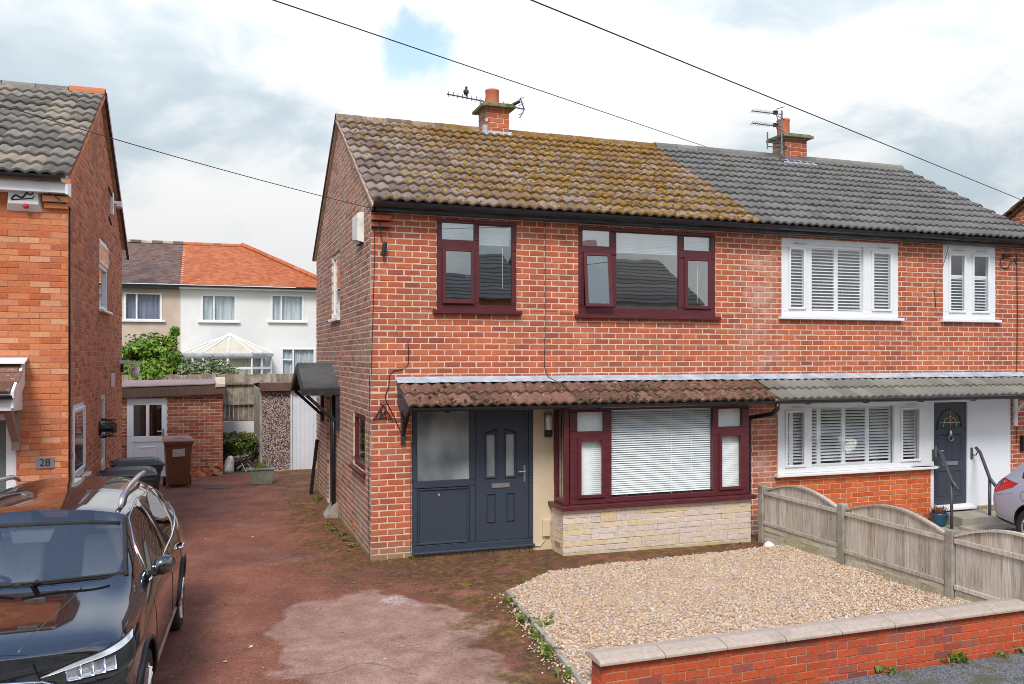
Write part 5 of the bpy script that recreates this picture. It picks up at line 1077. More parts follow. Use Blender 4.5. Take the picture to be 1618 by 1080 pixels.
MB().box(-4.6, 3.4, 12.95, 13.02, .66, .975).build('gravel_board', MT['render_white'], BF); MB().box(-4.6, 3.4, 12.93, 13.04, -.1, .655).build('base_wall', MT['concrete'], BF)
for x in (-3.9, -2.05, -.62, 1.2): MB().box(x, x+.1, 12.90, 13.0, -.1, 2.3).build('fence_post', MT['concrete_post'], BF)
# rubble heap between the garages
def heap(name, label, n, cx, cy, rx, ry_, h, mats, seed, zr=(.04, .16)):
    r = random.Random(seed); b = MB(); N_ = 18; vs = []
    for j in range(N_+1):
        for i in range(N_+1):
            x = cx+rx*(2*i/N_-1); y = cy+ry_*(2*j/N_-1); k = max(0, 1-((x-cx)/rx)**2*.7-((y-cy)/ry_)**2*.9)
            vs.append((x, y, h*k*(.75+.6*mnoise.noise(Vector((x*2.3, y*2.3, seed))))-.03))
    b.mat(0).add(vs, [(j*(N_+1)+i, j*(N_+1)+i+1, (j+1)*(N_+1)+i+1, (j+1)*(N_+1)+i) for j in range(N_) for i in range(N_)])
    for k in range(n):
        q = vs[r.randrange(len(vs))]; s = r.uniform(*zr); a = r.random()*6.3; M = Matrix.Rotation(a, 3, 'Z') @ Matrix.Rotation(r.uniform(-.7, .7), 3, 'Y'); d = (s*r.uniform(.8, 2.2), s*r.uniform(.2, .5), s*r.uniform(.12, .35))
        c = Vector(q)+Vector((r.uniform(-.1, .1), r.uniform(-.1, .1), .03)); b.mat(r.randrange(len(mats))).add([c+M @ Vector((sx*d[0]*r.uniform(.7, 1), sy*d[1], sz*d[2])) for sz in (-1, 1) for sy in (-1, 1) for sx in (-1, 1)], [(0, 1, 3, 2), (4, 6, 7, 5), (0, 4, 5, 1), (2, 3, 7, 6), (0, 2, 6, 4), (1, 5, 7, 3)])
    return tag(b.build(name, [MT[m] for m in mats], smooth=False), label, 'rubble', kind='stuff')
heap('garden_rubble', 'overgrown heap of dead branches and garden waste between the two garages', 320, -1.42, 11.3, .5, 1.35, .78, ['straw', 'soil', 'stem', 'gboard'], 3)
weeds('weeds', [(-1.42+.42*sin(k*1.7), 10.5+.11*k, 1.6) for k in range(16)], 'yellow-green weeds on the waste heap', seed=9, h=(.5, .75), n=26, w=.03)
for o in [o for o in COL.objects if o.get('label') == 'yellow-green weeds on the waste heap']: pass
t = thing('scrap_frame', 'tangle of black bent metal tubes dumped in front of the waste heap', 'scrap', (-1.2, 9.9, 0))
b = MB(); 
for pth in ([(-1.62, 9.85, .06), (-1.40, 9.8, .22), (-1.15, 9.85, .36), (-1.02, 9.9, .44)], [(-1.06, 9.9, .28), (-1.02, 9.85, .50), (-.98, 9.9, .62), (-.94, 9.95, .60), (-.93, 10, .45), (-1.02, 9.95, .36)], [(-1.55, 9.8, .20), (-1.30, 9.8, .30), (-1.05, 9.85, .30)], [(-1.10, 9.8, .34), (-1.06, 9.9, .58), (-1.02, 10, .62)], [(-1.45, 9.75, .03), (-1.25, 9.8, .25), (-1.2, 9.9, .1)]): b.tube(pth, .024, 6)
b.build('tubes', MT['black_plastic'], t, smooth=True); b = MB().tube([(-1.38, 9.72, .22), (-1.28, 9.7, .0)], .014, 5); b.tube([(-1.25, 9.72, .22), (-1.13, 9.7, .02)], .014, 5); b.build('legs', MT['silver_rail'], t)
t = thing('plastic_sack', 'dirty white plastic sack slumped against the waste heap', 'sack', (-1.68, 9.75, 0)); b = MB().lathe([(.001, 0), (.13, .01), (.15, .12), (.10, .28), (.05, .36), (.001, .38)], (-1.66, 9.75, 0), 12); o = b.build('sack', MT['label_white'], t, smooth=True)
for v in o.data.vertices: v.co += Vector((1, 1, .9))*.13*mnoise.noise((v.co)*7)
pl_ = thing('planter', 'grey plastic trough with weeds on the red drive in front of the garage', 'planter', (-1.0, 7.7, 0)); b = MB()
b.add([(x, y, z) for z, e in ((.0, .04), (.33, .0)) for x, y in ((-1.27+e, 7.56+e), (-.77-e, 7.56+e), (-.77-e, 7.84-e), (-1.27+e, 7.84-e))]+[(x, y, z) for z, e in ((.33, .02), (.28, .03)) for x, y in ((-1.27+e, 7.56+e), (-.77-e, 7.56+e), (-.77-e, 7.84-e), (-1.27+e, 7.84-e))], [(0, 1, 5, 4), (1, 2, 6, 5), (2, 3, 7, 6), (3, 0, 4, 7), (4, 5, 9, 8), (5, 6, 10, 9), (6, 7, 11, 10), (7, 4, 8, 11), (8, 9, 13, 12), (9, 10, 14, 13), (10, 11, 15, 14), (11, 8, 12, 15), (12, 13, 14, 15), (3, 2, 1, 0)]); b.build('trough', MT['planter'], pl_, bevel=.008); MB().box(-1.29, -.75, 7.54, 7.86, .315, .335).build('rim', MT['planter'], pl_)
b = MB(); r_ = random.Random(5)
for k in range(60):
    p = Vector((r_.uniform(-1.2, -.85), r_.uniform(7.6, 7.8), .32)); h = r_.uniform(.03, .2)*(1 if abs(p.x+1.05) < .12 else .4); e = p+Vector((r_.uniform(-.06, .06), 0, h)); s_ = Vector((.012, .005, 0)); b.add([p-s_*.3, (p+e)/2-s_, e, (p+e)/2+s_], [(0, 1, 2, 3)])
tag(b.build('foliage', MT['weed'], pl_), kind='stuff')
BBL = ['broken orange brick in the bottom row of the heap, second from the bin', 'broken orange brick in the middle of the bottom row of the heap', 'broken orange brick in the bottom row of the heap, at the corner of the garage', 'broken brick in the second layer of the garage heap, on the bin side', 'broken brick in the second layer of the heap, on the side of the garage corner', 'broken brick lying on top of the small heap by the garage', 'steeply tilted broken brick high in the heap at the garage corner', 'tilted broken brick at the end of the heap nearest the brown bin']
for k, (x, y, z, a, tl) in enumerate(((-2.22, 9.35, .04, .3, .1), (-2.06, 9.38, .04, 1.2, 0), (-1.92, 9.36, .05, .1, .3), (-2.12, 9.40, .13, .7, .2), (-1.98, 9.40, .14, -.3, .4), (-2.02, 9.42, .23, .2, .25), (-1.90, 9.42, .20, 1.0, .5), (-2.28, 9.30, .04, -.6, .6))):
    w_, d_, h_ = .11, .055, .038; M = Matrix.Rotation(a, 3, 'Z') @ Matrix.Rotation(tl, 3, 'Y'); b = MB(); q = MB().box(-w_, w_, -d_, d_, -h_, h_); b.add([M @ Vector(p)+Vector((x, y, z)) for p in q.v], q.f)
    tag(b.build('broken_brick', MT['orange_piece'], loc=(x, y, z), bevel=.006), BBL[k], 'brick', 'broken bricks by the garage')
t = thing('drain_grate', 'flat metal drain grate set in the drive near the trough', 'drain', (-1.92, 7.45, 0)); MB().box(-2.2, -1.68, 7.25, 7.27, -.01, .02).build('frame', MT['steel'], t); MB().box(-2.2, -1.68, 7.60, 7.62, -.01, .02).build('frame', MT['steel'], t)
for i in range(12): MB().box(-2.19+i*.043, -2.168+i*.043, 7.27, 7.60, -.01, .018).build('bar', MT['steel'], t)
def bin_(name, label, loc, rz, bm, lm, sticker=False):
    t = thing(name, label, 'wheelie bin', loc, 'wheelie bins'); t.rotation_euler = (0, 0, rz); O = Vector(loc); t.scale = (1, 1, 1) if sticker else (1.04, 1.04, 1.10)
    def B(b, *a, **k): b.v = [tuple(Vector(p)+O) for p in b.v]; return b.build(*a, **k)
    b = MB(); 
    def ring(w, d0, d1, z): return [(-w, -d0, z), (w, -d0, z), (w, d1, z), (-w, d1, z)]
    R_ = [ring(.215, .20, .26, .06), ring(.235, .24, .27, .35), ring(.262, .305, .285, .88), ring(.285, .335, .31, .93), ring(.285, .335, .31, .97)]
    b.add([p for r in R_ for p in r], [(3, 2, 1, 0)]+[(i*4+k, i*4+(k+1) % 4, i*4+4+(k+1) % 4, i*4+4+k) for i in range(4) for k in range(4)]); B(b, 'body', MT[bm], t, bevel=.02)
    b = MB(); R_ = [ring(.30, .355, .33, .97), ring(.30, .355, .34, 1.0), ring(.265, .30, .30, 1.035), ring(.20, .22, .26, 1.06)]
    b.add([p for r in R_ for p in r], [(3, 2, 1, 0), (12, 13, 14, 15)]+[(i*4+k, i*4+(k+1) % 4, i*4+4+(k+1) % 4, i*4+4+k) for i in range(3) for k in range(4)]); B(b, 'lid', MT[lm], t, bevel=.012)
    b = MB().box(-.10, .10, -.29, -.25, 1.028, 1.042); B(b, 'lid_recess', MT['rubber'], t); b = MB().tube([(-.26, .36, 1.0), (.26, .36, 1.0)], .018, 6); b.box(-.27, -.23, .30, .37, .98, 1.02); b.box(.23, .27, .30, .37, .98, 1.02); B(b, 'handle', MT[lm], t)
    for s in (-1, 1): B(MB().lathe([(.03, -.03), (.095, -.03), (.10, -.02), (.10, .02), (.095, .03), (.03, .03)], (s*.25, .25, .10), 14, Matrix.Rotation(pi/2, 3, 'Y')), 'wheel', MT['rubber'], t)
    for s in (-1, 1): B(MB().box(s*.22-.03, s*.22+.03, -.24, -.16, .0, .07), 'foot', MT[bm], t)
    if sticker: B(MB().prism([(-.12, -.301, .66), (.12, -.303, .67), (.12, -.318, .83), (-.12, -.318, .82)], (0, -.003, 0)), 'label', MT['label_white'], t)
bin_('wheelie_bin', 'brown wheelie bin with a faded lid in front of the white garage door', (-2.72, 7.85, 0), .10, 'brown_bin', 'brown_lid', True)
bin_('wheelie_bin', 'dark grey wheelie bin, the farther of the two by the orange house', (-3.12, 2.95, 0), pi/2+.15, 'grey_bin', 'grey_bin')
bin_('wheelie_bin', 'dark grey wheelie bin, the nearer of the two behind the black car', (-3.14, 1.75, 0), pi/2+.10, 'grey_bin', 'grey_bin')
t = thing('leaning_pole', 'black square pole leaning on the rear of the brick gable', 'pole', (-.3, 5.6, 0)); MB().tube([(-.17, 5.95, .0), (-.04, 6.0, 1.08)], .035, 4).build('pole', MT['black_plastic'], t)

# ------------------------------------------------------------------ houses and planting beyond the fence
def far_roof(parent, xl, xr, ey, ez, run, slope, hipx, m, seed, side='r', rows=40):
    """small plain tiles in courses, each lapping the one below"""
    r = random.Random(seed); b = MB(); W_ = .17; sl = sqrt(1+slope*slope); g = run/rows; ca, sa = 1/sl, slope/sl
    for k in range(rows):
        y = ey+k*g; z = ez+k*g*slope; t = k/rows; hi = xr+(hipx-xr)*t if hipx is not None else xr; x = xl+(W_/2 if k % 2 else 0)
        while x < hi:
            e = min(x+W_-.004, hi); j = r.uniform(-.004, .006)
            b.add([(x, y-.005, z+j), (e, y-.005, z+j), (e, y-.005, z+.028+j), (x, y-.005, z+.028+j), (e, y+g*1.5, z+g*1.5*slope+.006), (x, y+g*1.5, z+g*1.5*slope+.006)], [(0, 1, 2, 3), (3, 2, 4, 5)]); x += W_
    o = b.build('roof_tiles', m, parent); tag(o, kind='stuff'); return o
def simple_window(parent, F, r, split, frame='upvc', curtain='curtain', bar=.06, top=None):
    cells = []
    xs = [r[0]+.05]+[s for s in split]+[r[1]-.05]
    for a, c in zip(xs, xs[1:]):
        if top and a == xs[0]: cells += [(a+bar/2, c-bar/2, r[2]+.05, top-.03), (a+bar/2, c-bar/2, top+.03, r[3]-.05)]
        else: cells.append((a+bar/2, c-bar/2, r[2]+.05, r[3]-.05))
    b = MB()
    for a in rects_minus(r, cells): b.bbox(F, *a[:2], -.06, .025, *a[2:], .006)
    w = b.build('window', MT[frame], parent)
    for c in cells: MB().fbox(F, c[0]-.004, c[1]+.004, -.03, -.022, c[2]-.004, c[3]+.004).build('pane', MT['glass'], w)
    cb = MB(); n = int((r[1]-r[0])/.05)                      # gathered curtain behind the glass
    pts = [(r[0]+(r[1]-r[0])*i/n, -.12+.018*sin(i*1.9)+.012*sin(i*.7)) for i in range(n+1)]
    cb.add([F.p(u, d, z) for u, d in pts for z in (r[2], r[3])], [(2*i, 2*i+2, 2*i+3, 2*i+1) for i in range(n)]); cb.build('curtain', MT[curtain], w)
    MB().bbox(F, r[0]-.1, r[1]+.1, -.02, .10, r[2]-.06, r[2]-.002, .005).build('sill', MT['upvc'], w); return w
FW = Fr((0, 22, 0), 0)
HW = thing('rendered_house', 'white rendered house with a bright orange tiled hipped roof beyond the back fence', 'house', (-.5, 22, 0), 'pair of houses beyond the back fence')
wo = [(-2.46, -1.19, 4.05, 5.03), (.02, 1.26, 4.08, 5.08), (.40, 1.70, 1.60, 3.05)]
shell(HW, FW, -3.16, 2.05, -.1, 5.26, wo, MT['render_white'], th=.15, rec=0); MB().box(-3.16, 2.05, 22.2, 28, -.1, 5.2).build('wall', MT['render_white'], HW)
for r, sp_, tp in ((wo[0], [-2.0], None), (wo[1], [.42], None), (wo[2], [.86], 2.62)): simple_window(HW, FW, r, sp_, top=tp)
MB().box(-3.22, 2.3, 21.72, 21.98, 5.22, 5.30).build('fascia', MT['upvc'], HW); b = MB(); halfpipe(b, -3.2, 2.35, 21.68, 5.33, .06, .05); b.build('gutter', MT['black_plastic'], HW)
far_roof(HW, -3.16, 2.45, 21.62, 5.36, 3.75, .51, -.92, MT['roof_orange'], 4)
b = MB().prism([(2.45, 21.62, 5.30), (-.92, 25.37, 7.22), (2.45, 29.1, 5.30)], (0, 0, .03)); b.build('roof', MT['roof_orange'], HW)
n = 14
for i in range(n):                                            # hip and ridge tiles
    a, c = [Vector((2.45-3.37*t, 21.62+3.75*t, 5.42+1.93*t)) for t in (i/n, (i+.96)/n)]; MB().tube([a, c], .10, 6).build('hip_tile', MT['roof_orange'], HW)
for i in range(6): b = MB(); halfpipe(b, -3.16+i*.375, -2.80+i*.375, 25.37, 7.25, .12, .1, 6, True); b.build('ridge_tile', MT['roof_orange'], HW)
HP = thing('rendered_house', 'pinkish rendered house with a dark brown tiled roof beyond the back fence', 'house', (-6, 22, 0), 'pair of houses beyond the back fence')
wo = [(-5.06, -3.78, 4.05, 5.04)]
shell(HP, FW, -9, -3.165, -.1, 5.26, wo, MT['render_pink'], th=.15, rec=0); MB().box(-9, -3.165, 22.2, 28, -.1, 5.2).build('wall', MT['render_pink'], HP)
simple_window(HP, FW, wo[0], [-4.63], curtain='curtain_blue'); MB().box(-9, -3.2, 21.70, 21.98, 5.20, 5.34).build('fascia', MT['black_plastic'], HP)
far_roof(HP, -9, -3.16, 21.62, 5.36, 3.75, .51, None, MT['roof_brown'], 5)
for i in range(15): b = MB(); halfpipe(b, -9+i*.39, -8.62+i*.39, 25.37, 7.26, .12, .1, 6, True); b.build('ridge_tile', MT['gboard' if i % 2 else 'roof_brown'], HP)
CV = thing('conservatory', 'white conservatory with a faceted cream sheet roof against the white house', 'conservatory', (-1.5, 20.5, 0))
ap = Vector((-1.45, 20.9, 3.50)); pts = [Vector(p) for p in ((-3.05, 21.9, 2.84), (-3.05, 20.0, 2.84), (-2.35, 19.3, 2.84), (-.75, 19.3, 2.84), (-.05, 20.0, 2.84), (-.05, 21.9, 2.84))]
for p, q in zip(pts, pts[1:]):
    MB().prism([p, q, ap], (0, 0, .02)).build('roof_sheet', MT['poly_roof'], CV)
    m_ = (p+q)/2; L_ = (q-p).length; n = max(2, int(L_/.62)); ang = math.atan2((q-p).y, (q-p).x); Fc = Fr((p.x, p.y, 0), ang); b = MB(); cells = []
    for i in range(n): u0, u1 = L_*i/n+.04, L_*(i+1)/n-.04; cells += [(u0, u1, .9, 2.30), (u0, u1, 2.38, 2.68)]
    for a in rects_minus((0, L_, -.1, 2.76), cells): b.fbox(Fc, *a[:2], -.05, .0, *a[2:])
    fr_ = b.build('window_frame', MT['upvc'], CV)
    for c in cells: MB().fbox(Fc, c[0]-.003, c[1]+.003, -.03, -.024, c[2]-.003, c[3]+.003).build('pane', MT['glass'], fr_)
    b = MB(); b.fbox(Fc, 0, L_, -.35, -.33, .9, 2.7); b.build('blind', MT['curtain' if abs(p.x+2.35) > .1 else 'poly_roof'], CV)
    MB().fbox(Fc, -.03, L_+.03, -.03, .06, 2.74, 2.84).build('gutter', MT['lead'], CV)
for p in pts+[(a+b_)/2 for a, b_ in zip(pts, pts[1:])]: MB().tube([Vector(p)+Vector((0, 0, .03)), ap+Vector((0, 0, .04))], .035, 4).build('rafter', MT['upvc'], CV)
b = MB().lathe([(.02, -.05), (.14, 0), (.10, .07), (.03, .10)], ap, 8); b.build('finial', MT['upvc'], CV)
def bush(name, label, blobs, n, m, leaf, seed, stems=()):
    r = random.Random(seed); b = MB(); t = thing(name, label, 'bush', blobs[0][0])
    for (c, rad), k in zip(blobs, n):
        for _ in range(k):
            while True:
                v = Vector((r.gauss(0, 1), r.gauss(0, 1), r.gauss(0, 1))).normalized()
                d = r.random()**.35; lump = .82+.28*mnoise.noise(Vector((v.x*2.2+seed, v.y*2.2, v.z*2.2)))+.14*mnoise.noise(Vector((v.x*6, v.y*6+seed, v.z*6)))
                p = Vector((c[0]+v.x*rad[0]*d*lump, c[1]+v.y*rad[1]*d*lump, c[2]+v.z*rad[2]*d*lump))
                if mnoise.noise(p*3.1) > -.38+.25*(1-d): break
            nrm = (v+Vector((r.gauss(0, .5), r.gauss(0, .5), r.gauss(.25, .5)))).normalized(); a = nrm.cross(Vector((r.gauss(0, 1), r.gauss(0, 1), r.gauss(0, 1)))).normalized(); s = leaf*r.uniform(.6, 1.3); q = nrm.cross(a)*s*.5
            b.add([p-a*s, p-q+nrm*s*.1, p+a*s, p+q+nrm*s*.1], [(0, 1, 2), (0, 2, 3)])
    tag(b.build('foliage', m, t), kind='stuff')
    sb = MB()
    for pth in stems: sb.tube(pth, [.03*(1-.7*i/(len(pth)-1)) for i in range(len(pth))], 5)
    sb.build('stems', MT['stem'], t); return t
bush('bush', 'rounded bright green bush behind the brick garage roof', [((-3.68, 13.6, 2.28), (1.18, .9, 1.24)), ((-3.10, 13.5, 3.10), (.22, .2, .34)), ((-3.02, 13.5, 3.42), (.16, .14, .15)), ((-4.3, 13.7, 2.0), (.9, .7, .95))], (9500, 260, 130, 2400), MT['leaf'], .075, 3,
     [[(-3.6, 13.6, .1), (-3.7, 13.6, 1.2), (-3.8, 13.5, 2.4)], [(-3.2, 13.6, .1), (-3.2, 13.5, 1.8), (-3.1, 13.5, 2.9), (-3.04, 13.5, 3.4)]]+[[(x, 13.6, 2.2), (x+.05, 13.6, h)] for x, h in ((-4.2, 3.2), (-3.9, 3.25), (-3.35, 3.3))])
bush('bush', 'pale variegated bush spreading beside the bright green bush', [((-2.6, 13.5, 2.1), (.80, .6, .72)), ((-1.98, 13.5, 2.12), (.58, .5, .78)), ((-1.6, 13.5, 2.1), (.34, .3, .55))], (3600, 2300, 900), MT['leaf_var'], .055, 7, [[(-2.4, 13.5, .1), (-2.5, 13.5, 1.9)], [(-1.9, 13.5, .1), (-1.8, 13.5, 2.0)]])
HR = thing('brick_house', 'brick house gable with tiled verge peeping over the grey roof', 'house', (15, 0, 0))
GR = Fr((14.8, 4.6, 0), -pi/2)                                   # u runs from its back corner towards the street
shell(HR, GR, .0, 6.6, -.3, 4.82, [], MT['mortar'], tri=(0, 6.6)); MB().box(14.9, 20, -2, 4.6, -.3, 4.8).build('wall', MT['brick'], HR)
lay_bricks(HR, [(lay(GR, 0, 6.6, -.3, 6.7, C84, P28, J, (), lambda z: (max(0, (z-4.82)/.575), 6.6-max(0, (z-4.82)/.575))), MT['brick'])], limit=60)
b = MB()
for sg in (1, -1): b.prism([(14.74, 1.3+sg*3.55, 4.72), (14.74, 1.3, 6.78), (14.74, 1.3, 6.70), (14.74, 1.3+sg*3.55, 4.64)], (6, 0, 0))
b.build('roof', MT['tile_red'], HR)
for i in range(11): s = .36*i; MB().prism([(14.66, 4.9-s*.867, 4.78+s*.5), (14.66, 4.9-(s+.37)*.867, 4.76+(s+.37)*.5), (14.66, 4.9-(s+.37)*.867, 4.72+(s+.37)*.5), (14.66, 4.9-s*.867, 4.70+s*.5)], (.34, 0, 0)).build('verge_tile', MT['tile_red'], HR)
# ---- houses across the street, seen in the windows and the car
for k, (x0, m, tm, lb) in enumerate(((-11.5, 'brick', 'tile_left', 'brick semi on the far side of the road with a lichened grey roof'), (-4.6, 'render_white', 'roof_brown', 'white rendered semi on the far side of the road with a brown roof'), (2.3, 'brick', 'tile_grey', 'brick semi on the far side of the road with a grey roof'), (9.4, 'render_white', 'tile_left', 'white semi on the far side of the road behind the concrete drive'))):
    h = thing('opposite_house', lb, 'house', (x0, -18, 0), 'houses across the street'); Fo_ = Fr((x0+6.6, -17.5, 0), pi); ops = [(.8, 2.2, 3.3, 4.5), (3.6, 5.6, 3.3, 4.5), (.9, 3.1, .8, 2.1), (4.2, 5.1, -.1, 2.1)]
    shell(h, Fo_, 0, 6.6, -.3, 4.8, ops, MT[m], rec=0); MB().box(x0, x0+6.6, -24, -18, -.3, 4.7).build('wall', MT[m], h)
    for o_ in ops[:3]:
        b = MB(); mid = (o_[0]+o_[1])/2; cc = [(o_[0]+.07, mid-.04, o_[2]+.07, o_[3]-.07), (mid+.04, o_[1]-.07, o_[2]+.07, o_[3]-.07)]
        for a in rects_minus(o_, cc): b.fbox(Fo_, *a[:2], -.06, .02, *a[2:])
        w = b.build('window', MT['upvc'], h); [MB().fbox(Fo_, *c[:2], -.03, -.02, *c[2:]).build('pane', MT['glass_side'], w) for c in cc]
    MB().fbox(Fo_, 4.22, 5.08, -.06, -.02, -.1, 2.08).build('front_door', MT['grey_door2'], h)
    b = MB()
    for i in range(12):
        s0, s1 = i/12, (i+1.15)/12; b.prism([(x0-.1, -17.25-3.5*s0, 4.80+2.0*s0+.03), (x0-.1, -17.25-3.5*s1, 4.80+2.0*s1), (x0-.1, -17.25-3.5*s1, 4.76+2.0*s1), (x0-.1, -17.25-3.5*s0, 4.78+2.0*s0)], (6.7, 0, 0))
    b.prism([(x0-.1, -20.75, 6.8), (x0-.1, -24.2, 4.8), (x0-.1, -24.2, 4.7), (x0-.1, -20.75, 6.7)], (6.7, 0, 0)); b.build('roof', MT[tm], h)
    MB().box(x0+3, x0+3.5, -21, -20.5, 6.5, 7.5).build('chimney', MT['brick'], h)

# ------------------------------------------------------------------ aerials, bird, overhead wires
def sag(p, q, d, n=24):
    p, q = Vector(p), Vector(q); return [p+(q-p)*(i/n)-Vector((0, 0, d*4*(i/n)*(1-i/n))) for i in range(n+1)]
def ext(p, q, k): return Vector(p)+(Vector(p)-Vector(q))*k
for lb, p, q, d, rr in (('overhead cable crossing the sky above the mossy roof to behind the grey ridge', ext((-1.52, -4.2, 5.68), (9.26, 5.8, 7.55), .35), (9.26, 5.8, 7.55), .0, .006),
                    ('overhead cable crossing the sky over the grey roof at the right', ext((.11, -5.83, 5.27), (10.57, -1.02, 5.31), .3), ext((10.57, -1.02, 5.31), (.11, -5.83, 5.27), .5), .0, .0055),
                    ('overhead cable from the corner of the mossy-roofed house across the drive', (-.02, -.07, 4.74), ext((-4.09, -2.77, 5.17), (-.02, -.07, 4.74), .6), .10, .005),
                    ('short cable dropping from the eaves of the grey-roofed house', (9.0, -.2, 4.93), ext((11.47, -.27, 4.57), (9.4, -.2, 4.9), .4), .02, .0045)):
    t = tag(MB().tube(sag(p, q, d), rr, 5).build('overhead_wire', MT['cable_grey'], loc=p), lb, 'cable')
ae = thing('tv_aerial', 'long thin tv aerial with a bird on it, behind the chimney of the mossy roof', 'aerial', (2.9, 3.6, 7.0))
b0, b1 = Vector((2.02, 3.62, 7.545)), Vector((3.53, 3.62, 7.41)); ax = (b1-b0).normalized()
MB().tube([b0, b1], .013, 6).build('boom', MT['steel'], ae); MB().tube([(2.66, 3.62, 6.7), (2.66, 3.62, 7.50)], .018, 6).build('mast', MT['steel'], ae)
for i in range(15):
    p = b0+(b1-b0)*(.02+i*.058); MB().tube([p+Vector((-.02, -.09, .035)), p+Vector((.02, .09, -.01))], .006, 4).build('element', MT['steel'], ae)
p = b1-ax*.04; b = MB().tube([p+Vector((-.05, 0, .20)), p+Vector((.03, 0, 0)), p+Vector((-.06, 0, -.17))], .014, 5)
for z in (.17, .05, -.12): b.tube([p+Vector((-.04, -.16, z)), p+Vector((-.02, .16, z+.05))], .007, 4)
b.build('reflector', MT['steel'], ae); MB().tube([b1-ax*.27+Vector((0, 0, .02)), b1-ax*.10+Vector((0, 0, .13))], .03, 5).build('dipole_box', MT['black_plastic'], ae)
bd = thing('bird', 'small dark starling perched on the tv aerial', 'bird', (2.385, 3.62, 7.53)); o_ = Vector((2.385, 3.62, 7.525))
b = MB(); spine = [((.015, .005, .0), .004), ((.010, 0, .03), .012), ((.004, -.002, .06), .034), ((-.002, -.006, .095), .038), ((-.004, -.008, .125), .030), ((-.003, -.010, .150), .020), ((-.003, -.014, .170), .023), ((-.003, -.016, .186), .018), ((-.003, -.018, .196), .004)]
b.tube([o_+Vector(p) for p, r in spine], [r for p, r in spine], 10); b.build('body', MT['bird'], bd, smooth=True)
MB().tube([o_+Vector((-.012, -.03, .172)), o_+Vector((-.03, -.055, .168))], [.006, .001], 5).build('beak', MT['bird'], bd); MB().tube([o_+Vector((.012, .0, .05)), o_+Vector((.022, .01, -.03))], [.016, .009], 5).build('tail', MT['bird'], bd)
for s in (-1, 1): MB().tube([o_+Vector((s*.012, -.005, .05)), o_+Vector((s*.012, -.01, .0))], .004, 4).build('leg', MT['bird'], bd)
for s in (-1, 1): b = MB().tube([o_+Vector((s*.034-.003, .0, .135)), o_+Vector((s*.038, .012, .09)), o_+Vector((s*.018, .018, .03))], [.012, .016, .004], 6); b.build('wing', MT['bird'], bd, smooth=True)
ab = thing('tv_aerial', 'two stacked tv aerials on one mast beside the grey roof chimney', 'aerial', (8.80, 2.9, 6.8))
MB().tube([(8.79, 2.93, 6.80), (8.79, 2.93, 7.70)], .020, 6).build('mast', MT['steel'], ab); MB().tube([(8.79, 2.93, 6.98), (8.95, 2.99, 7.0)], .015, 5).build('mast_clamp', MT['steel'], ab)
for z0, z1 in ((7.625, 7.62), (7.385, 7.37)):
    a, c = Vector((8.08, 2.93, z0)), Vector((8.80, 2.93, z1)); MB().tube([a, c], .011, 5).build('boom', MT['steel'], ab)
    for i in range(9): p = a+(c-a)*(.02+i*.075); MB().tube([p+Vector((-.01, -.08, .022)), p+Vector((.01, .08, -.008))], .006, 4).build('element', MT['steel'], ab)
    b = MB()
    for s in (1, -1): b.tube([c+Vector((-.22, -.1, s*.03)), c+Vector((-.02, .1, s*.10))], .008, 4); b.tube([c+Vector((-.22, -.1, s*.06)), c+Vector((-.02, -.1, s*.13))], .008, 4)
    b.build('reflector', MT['steel'], ab); MB().box(c.x-.20, c.x-.12, c.y-.03, c.y+.03, c.z-.01, c.z+.06).build('dipole_box', MT['black_plastic'], ab)
at_ = thing('aerial_bracket', 'short upright aerial with stubs on the left face of the grey roof chimney', 'aerial', (8.48, 2.95, 6.9)); MB().tube([(8.50, 3.0, 6.92), (8.50, 3.0, 7.26)], .016, 5).build('mast', MT['steel'], at_)
for z in (6.97, 7.05, 7.12): MB().tube([(8.50, 3.0, z), (8.93, 3.05, z+.015)], .012, 5).build('arm', MT['steel'], at_)

